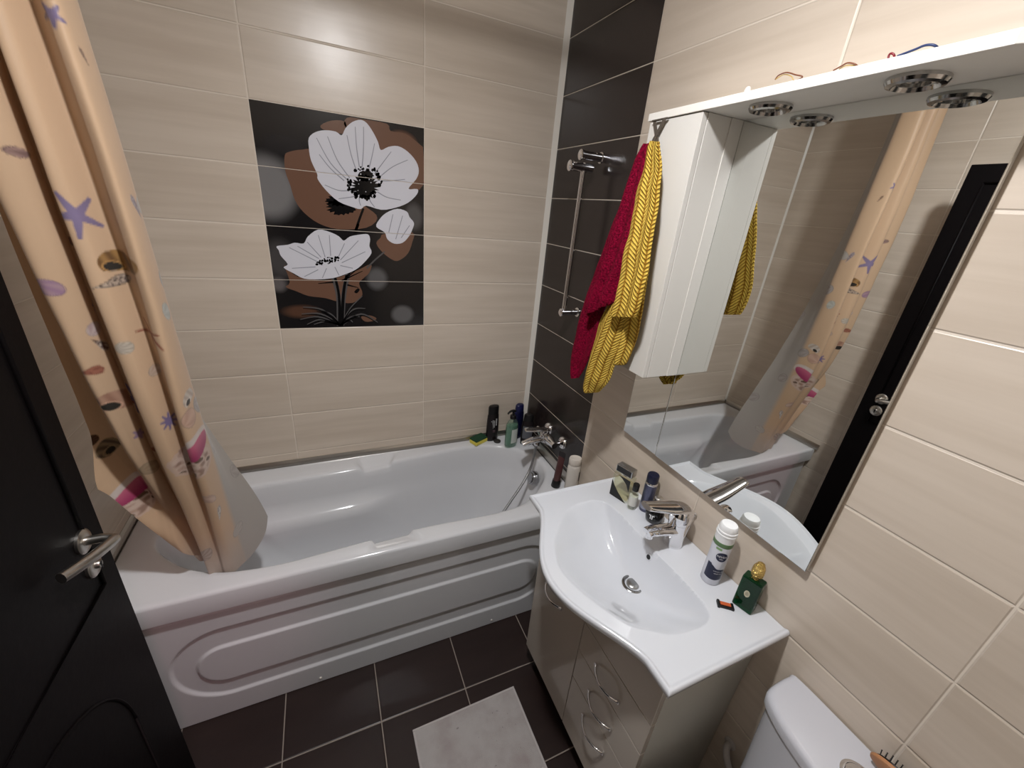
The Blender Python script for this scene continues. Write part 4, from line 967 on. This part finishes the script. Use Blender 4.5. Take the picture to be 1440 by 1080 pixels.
# green pump bottle
pg = Vector((-.142, -.128, TZ)); green_l = tinted('green_soap', (.50, .72, .60), .03, .45, srgb(134, 172, 152)); green_b = tinted('green_clear_plastic', (.80, .92, .86), .2, .08, srgb(180, 210, 195))
pb = oval('soap_pump_bottle', 'clear green liquid soap bottle with black pump on the tub rim', 'soap bottle', pg, [
    ('bottle', [(.034, 0), (.0385, .004), (.039, .03), (.039, .11), (.036, .135), (.027, .152), (.0165, .162), (.0145, .170)], green_b, 1, .72), ('soap', [(.032, .005), (.0365, .008), (.037, .03), (.037, .105), (.034, .128)], green_l, 1, .70),
    ('pump_collar', [(.0155, .168), (.0155, .186), (.012, .189), (.006, .190), (.006, .206)], black_pl, 1, 1), ], (1, .35, 0))
b = MB(); b.tube(catmull([pg + Vector(q) for q in ((.012, .004, .210), (.0, 0, .214), (-.018, -.006, .216), (-.034, -.012, .210), (-.037, -.013, .204))], 4), [.009, .009, .010, .010, .010, .009, .009, .008, .007, .007, .006, .006, .006, .005, .005, .005, .005], 12, flat=.7); b.build('pump_head', black_pl, pb, auto=50)
b = MB(); hdv = (Vector((CAM.x, CAM.y, 0)) - Vector((pg.x, pg.y, 0))).normalized(); w_ = Vector((1, .35, 0)).normalized(); d_ = Vector((-w_.y, w_.x, 0)); d_ = -d_ if d_.y > 0 else d_
def oval_patch(mb, c, w, d, rx, ry, a0, a1, z0, z1, n=10, mi=0, off=.0004):
    for k in range(n):
        q0, q1 = a0 + (a1 - a0) * k / n, a0 + (a1 - a0) * (k + 1) / n
        f = lambda q, z: c + w * ((rx + off) * math.cos(q)) + d * ((ry + off) * math.sin(q)) + Vector((0, 0, z))
        mb.add([f(q0, z0), f(q1, z0), f(q1, z1), f(q0, z1)], [(0, 1, 2, 3)], mi)
oval_patch(b, pg, w_, d_, .039, .0281, .95, 2.15, .028, .112, 10); b.build('label', mat('pale_label', srgb(200, 206, 200), .45), pb)
# navy bottle in the corner
oval('navy_shampoo_bottle', 'navy blue bottle in the corner behind the green soap bottle', 'shampoo', Vector((-.072, -.058, TZ)), [
    ('bottle', [(.030, 0), (.033, .004), (.034, .03), (.034, .13), (.031, .16), (.027, .168)], mat('navy_bottle', srgb(18, 20, 52), .25), 1, .6), ('cap', [(.027, .169), (.028, .172), (.026, .205), (.020, .212), (.008, .213)], mat('navy_cap', srgb(26, 29, 70), .3), 1, .7)], (1, .3, 0))
# black shower gel with grey label
c1 = Vector((-.050, -.138, TZ)); sg = oval('shower_gel_bottle', 'black shower gel bottle with grey label behind the bath mixer', 'shower gel', c1, [
    ('bottle', [(.031, 0), (.034, .004), (.0345, .03), (.0345, .115), (.031, .140), (.027, .146)], blk_sh, 1, .6), ('cap', [(.027, .147), (.0275, .150), (.0265, .180), (.022, .186), (.01, .187)], black_pl, 1, .7)], (1, -.35, 0))
b = MB(); w_ = Vector((1, -.35, 0)).normalized(); d_ = Vector((-.35, -1, 0)).normalized(); oval_patch(b, c1, w_, d_, .0346, .0208, .75, 2.5, .042, .118, 10); oval_patch(b, c1, w_, d_, .0346, .0208, 1.2, 2.3, .012, .024, 8, 1)
b.build('label', [mat('grey_label', srgb(92, 94, 100), .4), pr_w], sg)
# brown tube standing on black cap
tt = thing('cosmetic_tube', 'brown squeeze tube standing on its black cap on the tub rim', 'tube', -.078, -.530, TZ)
tax = Vector((.012, .0, .19)).normalized(); tc = Vector((-.078, -.530, TZ))
MB().lathe([(.021, 0), (.022, .002), (.0195, .036), (.018, .038)], tc, tax, 28).build('cap', black_pl, tt, auto=40)
b = MB(); rings_ = []
for k in range(14):
    t_ = k / 13; h = .038 + .125 * t_; rings_.append((h, .0190 * (1 + .12 * math.sin(PI * t_ * .6)) * (1 - t_) + .0225 * t_, .0190 * (1 - t_ ** 1.6) + .0012 * t_))
vs = []; fs = []
u_ = Vector((.35, -.94, 0)); w_ = tax.cross(u_).normalized()
for h, r1, r2 in rings_:
    for i in range(24): a = 2 * PI * i / 24; vs.append(tc + tax * h + u_ * (r1 * math.cos(a) * .82) + w_ * (r2 * math.sin(a)))
for k in range(13):
    for i in range(24): j = (i + 1) % 24; fs.append((k * 24 + i, k * 24 + j, (k + 1) * 24 + j, (k + 1) * 24 + i))
fs.append(tuple(range(13 * 24, 14 * 24)))
b.add(vs, fs); b.build('tube_body', mat('brown_tube', srgb(76, 44, 44), .3), tt, auto=60)
b = MB(); lbox(b, tc + tax * .163, u_, w_, -.0185, .0185, -.0014, .0014, 0, .028); b.build('crimped_end', mat('dark_crimp', srgb(30, 24, 26), .3), tt, bevel=.0006)
wb = oval('white_bottle', 'white oval bottle with dark label between tub and washbasin', 'bottle', Vector((-.034, -.592, TZ)), [
    ('bottle', [(.029, 0), (.0305, .003), (.0305, .14), (.0285, .155), (.0275, .157)], mat('white_bottle_plastic', srgb(214, 208, 200), .35), 1, .85), ('cap', [(.0275, .158), (.029, .160), (.0292, .186), (.027, .192), (.024, .1925), (.022, .190), (.004, .189)], mat('ivory_cap', srgb(222, 214, 204), .3), 1, .85)], (1, -.35, 0))
b = MB(); oval_patch(b, Vector((-.034, -.592, TZ)), Vector((1, -.35, 0)).normalized(), Vector((-.35, -1, 0)).normalized(), .0305, .0259, .15, .75, .075, .125, 6); b.build('label', mat('dark_green_label', srgb(30, 44, 40), .4), wb)

# ================================================================ DOOR (open leaf at left)
door = structure(empty('door_1', 'dark wenge door leaf standing open beside the bathtub', 'door', (-1.53, -1.29, 0)))
del door['label'], door['category']
DX, DY0, DY1, DZ0, DZ1 = -1.512, -.889, -1.69, .02, 2.17
b = MB(); b.box(DX - .038, DX, DY1, DY0, DZ0, DZ1)
b.build('leaf', wenge, door, bevel=.003)
def moulding(pts, name='moulding', r=.006):
    MB().tube([Vector((DX + .0005, y, z)) for y, z in pts], r, 8, flat=.8).build(name, wenge, door, smooth=True)
moulding([(-.955, 2.10), (-1.62, 2.10), (-1.62, 1.0), (-.955, 1.0), (-.955, 2.10)])
arc = [(-1.29 + .255 * math.cos(PI * k / 24), .40 + .255 * math.sin(PI * k / 24)) for k in range(25)]
ac = wx(100, 1060, DX)
moulding([(-1.29 + .26 * math.cos(PI * k / 24), ac.z - .20 + .26 * math.sin(PI * k / 24)) for k in range(25)] + [(-1.55, .15), (-1.03, .15), (-1.03, ac.z - .2)], r=.004)
dh = nickel
b = MB(); b.lathe([(.026, 0), (.026, .005), (.022, .008), (.011, .009)], (DX, -.966, 1.131), (1, 0, 0), 32); b.build('rosette', dh, door, auto=40)
b = MB(); b.tube(catmull([(DX + .005, -.966, 1.131), (DX + .035, -.966, 1.131), (DX + .052, -.972, 1.130), (DX + .054, -.985, 1.133), (DX + .046, -1.02, 1.139), (DX + .034, -1.055, 1.145), (DX + .020, -1.086, 1.150)], 6), [.0095] * 12 + [.0105] * 25, 14, flat=1.0); b.build('handle', dh, door, auto=60)
b = MB(); b.lathe([(.026, 0), (.026, .005), (.022, .008), (.004, .008)], (DX, -.966, 1.066), (1, 0, 0), 32); b.lathe([(.0085, .006), (.0085, .014), (.007, .016)], (DX, -.966, 1.066), (1, 0, 0), 20); kr = b.build('key_rosette', dh, door, auto=40)
b = MB(); b.lathe([(.0042, .0155), (.0042, .0166)], (DX, -.966, 1.069), (1, 0, 0), 12); b.box(DX + .0155, DX + .0166, -.968, -.964, 1.056, 1.068); b.build('keyhole', black_pl, kr)
b = MB(); b.box(DX - .030, DX - .008, DY0 - .0005, DY0 + .0015, 1.02, 1.19); b.build('lock_plate', nickel, door)

# ================================================================ TOILET, MAT, SMALL THINGS
wc = empty('toilet', 'white close-coupled toilet with cistern below the right wall', 'toilet', (-.3, -1.785, 0))
def plan(c, a, b_, n=64, e=3.2):
    return [Vector((c[0] + a * abs(math.cos(t)) ** (2 / e) * (1 if math.cos(t) > 0 else -1), c[1] + b_ * abs(math.sin(t)) ** (2 / e) * (1 if math.sin(t) > 0 else -1), 0)) for t in (2 * PI * k / n for k in range(n))]
def dplan(scale, grow, n=80):
    """cistern plan: straight at the wall, curved to the front"""
    pts = []
    W2, xb, xs, xf = .195 * scale + grow, -.006, -.112 * 1 - grow, -.165 * 1 - grow
    cy = -1.790
    ctrl = [(xb, cy - W2 + .012), (xb, cy), (xb, cy + W2 - .014), (xb - .012, cy + W2 - .002), (xb - .05, cy + W2), (xs + .012, cy + W2 - .004), (xs - .012, cy + W2 - .022), (xf + .018, cy + W2 * .62), (xf + .003, cy + W2 * .25), (xf, cy), (xf + .003, cy - W2 * .25), (xf + .018, cy - W2 * .62), (xs - .012, cy - W2 + .022), (xs + .012, cy - W2 + .004), (xb - .05, cy - W2), (xb - .012, cy - W2 + .002)]
    return resample(catmull([(x, y, 0) for x, y in ctrl], 8, True), n)
def loft(mb, rings_, cap=True):
    n = len(rings_[0]); vs = [v for r in rings_ for v in r]; fs = []
    for k in range(len(rings_) - 1):
        for i in range(n): j = (i + 1) % n; fs.append((k * n + i, k * n + j, (k + 1) * n + j, (k + 1) * n + i))
    if cap: fs += [tuple(range(n - 1, -1, -1)), tuple(range((len(rings_) - 1) * n, len(rings_) * n))]
    return mb.add(vs, fs)
up = lambda pts, z: [Vector((p.x, p.y, z)) for p in pts]
LZ = .812
tank_w = mat('toilet_ceramic', srgb(202, 203, 210), .1, coat=.3)
b = MB(); loft(b, [up(dplan(.86, 0), .40), up(dplan(.90, -.002), .55), up(dplan(.97, -.004), .74), up(dplan(.98, -.004), LZ - .036)]); b.build('cistern', tank_w, wc, auto=40)
def lid_ring(g, z): return up(dplan(1, g), z)
b = MB(); loft(b, [lid_ring(-.004, LZ - .035), lid_ring(.0, LZ - .032), lid_ring(.001, LZ - .012), lid_ring(-.002, LZ - .004), lid_ring(-.007, LZ - .0005), lid_ring(-.012, LZ)]); b.build('cistern_lid', tank_w, wc, auto=40)
bc_ = Vector((-.088, -1.790, LZ)); b = MB(); b.lathe([(.033, -.002), (.033, .002), (.029, .0045), (.026, .0045), (.0255, .001)], bc_, (0, 0, 1), 40); fb = b.build('flush_bezel', chrome, wc, auto=40)
b = MB(); b.lathe([(.025, 0), (.0245, .006), (.020, .009), (.010, .0105), (.002, .011)], bc_, (0, 0, 1), 36); b.build('flush_button', chrome, fb, auto=50)
b = MB(); bowl = lambda cx, a, w, z: up(plan((cx, -1.79), a, w, 64, 2.4), z)
loft(b, [bowl(-.33, .22, .10, 0), bowl(-.33, .215, .095, .05), bowl(-.34, .21, .10, .2), bowl(-.37, .25, .16, .33), bowl(-.39, .265, .18, .395), bowl(-.39, .262, .178, .402)]); b.build('bowl', tank_w, wc, auto=50)
b = MB(); loft(b, [bowl(-.40, .25, .182, .402), bowl(-.40, .252, .184, .415), bowl(-.40, .245, .178, .435), bowl(-.40, .22, .16, .44)]); b.build('seat_lid', cap_w, wc, auto=40)
b = MB(); b.box(-.16, -.01, -1.88, -1.70, .15, .401); b.build('pedestal', tank_w, wc, bevel=.02)
# hairbrush on the cistern
hb = Vector((-.042, -1.826, LZ + .0272)); hbr = thing('hairbrush', 'wooden hairbrush with black bristles lying on the toilet cistern', 'hairbrush', hb.x, hb.y, LZ)
hw = Vector((.04, -1, 0)).normalized(); hn = Vector((.93, .04, .36)); hn = (hn - hw * hn.dot(hw)).normalized(); hd_ = hn.cross(hw).normalized()
def ell(cx, a, w, z0, z1, m, name):
    mb = MB(); prof = []
    for g, z in ((.80, z0), (.97, z0 + (z1 - z0) * .2), (1, z0 + (z1 - z0) * .5), (.97, z0 + (z1 - z0) * .8), (.80, z1)):
        prof.append([hb + hw * (cx + a * g * math.cos(2 * PI * k / 40)) + hd_ * (w * g * math.sin(2 * PI * k / 40)) + hn * z for k in range(40)])
    loft(mb, prof); return mb.build(name, m, hbr, auto=50)
wood = mat('beech_wood', srgb(176, 124, 84), .5)
ell(.0, .050, .028, .0, .012, wood, 'paddle'); ell(0, .043, .022, .012, .017, black_pl, 'cushion')
b = MB(); b.tube([hb + hw * q + hn * .006 for q in (.045, .06, .09, .13, .16, .17)], [.010, .009, .008, .0105, .010, .005], 14, flat=.7); b.build('handle', wood, hbr, auto=50)
b = MB()
for i in range(-5, 6):
    for j in range(-2, 3):
        if (i / 5.4) ** 2 + (j / 2.6) ** 2 < 1: p = hb + hw * (i * .0076) + hd_ * (j * .0078) + hn * .016; q = p + hn * .0125 + hw * i * .0006 + hd_ * j * .001; b.tube([p, q], [.0011, .0009], 6); b.lathe([(.0006, -.0012), (.0016, 0), (.0006, .0012)], q, hn, 6)
b.build('bristles', black_pl, hbr)
# floor mat
ma, mb_, mc_, md_ = wz(580, 1028, 0), wz(722, 966, 0), wz(768, 1080, 0), wz(592, 1080, 0)
e1 = (mb_ - ma); Lw = e1.length; e1.normalize(); e2 = Vector((e1.y, -e1.x, 0)); ML = .62
mat_m = bpy.data.materials.new('mat_fabric'); mat_m.use_nodes = True; t = NT(mat_m); bs = mat_m.node_tree.nodes['Principled BSDF']; P = t.pos(); v = t.comb(P[0], P[1], P[2])
n1 = t.noise(v, 9, 4, .6); n2 = t.noise(v, 55, 2, .5); spot = t.smooth(n2, .70, .78); c_ = t.mix(t.smooth(n1, .35, .75), srgb(182, 177, 175), srgb(164, 154, 152)); t.L.new(t.mix(t.math('MULTIPLY', spot, .6), c_, srgb(96, 84, 82)), bs.inputs['Base Color']); bs.inputs['Roughness'].default_value = .9
bp = t.N.new('ShaderNodeBump'); bp.inputs['Distance'].default_value = .002; bp.inputs['Strength'].default_value = .6; t.L.new(t.noise(v, 420, 2), bp.inputs['Height']); t.L.new(bp.outputs[0], bs.inputs['Normal'])
bmt = empty('bath_mat', 'light grey fabric bath mat lying on the dark floor tiles', 'bath mat', (ma.x + .2, ma.y - .3, 0))
b = MB(); o0 = Vector((ma.x, ma.y, 0)); lbox(b, o0, e1, e2, .004, Lw - .004, .004, ML - .004, .0005, .007); b.build('pile', mat_m, bmt, bevel=.002)
b = MB()
for a0, a1, d0, d1 in ((0, Lw, 0, .008), (0, Lw, ML - .008, ML), (0, .008, .008, ML - .008), (Lw - .008, Lw, .008, ML - .008)): lbox(b, o0, e1, e2, a0, a1, d0, d1, .0005, .0085)
b.build('hem', mat('mat_hem', srgb(190, 184, 182), .9), bmt, bevel=.002)
# supply pipe between vanity and toilet
b = MB(); b.tube(catmull([(-.006, -1.548, .40), (-.022, -1.552, .40), (-.036, -1.57, .385), (-.04, -1.60, .355), (-.04, -1.62, .33), (-.04, -1.63, .30), (-.02, -1.63, .26)], 6), .0095, 14); b.lathe([(.018, 0), (.018, .004), (.012, .007)], (0, -1.548, .40), (-1, 0, 0), 20)
tag(b.build('water_pipe', mat('grey_pipe', srgb(196, 190, 186), .4), auto=40), 'pale supply pipe on the wall between vanity cabinet and toilet', 'pipe')

# ================================================================ LIGHT
LP = Vector((-.85, -1.385, 2.60))
cl = empty('ceiling_lamp', 'round ceiling lamp with small glass bowl above the camera', 'lamp', (LP.x, LP.y, ZC))
MB().lathe([(.06, 0), (.06, -.03), (.045, -.04)], (LP.x, LP.y, ZC), (0, 0, 1), 32).build('lamp_base', white_trim, cl, auto=40)
def light(name, kind, loc, energy, col, **k):
    l = bpy.data.lights.new(name, kind); l.energy = energy; l.color = col
    for a, v in k.items(): setattr(l, a, v)
    o = bpy.data.objects.new(name, l); C.objects.link(o); o.location = loc; return o
light('ceiling_bulb', 'SPOT', LP, 58, (.985, .985, 1.0), shadow_soft_size=.05, spot_size=math.radians(168), spot_blend=1.0)
light('ceiling_glow', 'POINT', LP + Vector((0, 0, .03)), 20, (.985, .985, 1.0), shadow_soft_size=.05)
pink_spot = light('added_pink_spot', 'SPOT', (-.88, -2.32, 1.7), 17, (1.0, .50, .56), shadow_soft_size=.12, spot_size=.52, spot_blend=1.0)  # added spot with no visible source, tints the tub's left end pink
pink_spot.rotation_euler = (Vector((-1.55, -.69, .42)) - pink_spot.location).to_track_quat('-Z', 'Y').to_euler()
w = bpy.data.worlds.new('w'); sc.world = w; w.use_nodes = True
w.node_tree.nodes['Background'].inputs[0].default_value = (1.0, .95, .9, 1); w.node_tree.nodes['Background'].inputs[1].default_value = .03
sc.view_settings.view_transform = 'Standard'; sc.view_settings.look = 'None'; sc.view_settings.exposure = 0.12; sc.view_settings.gamma = 1
sc.view_settings.use_curve_mapping = False
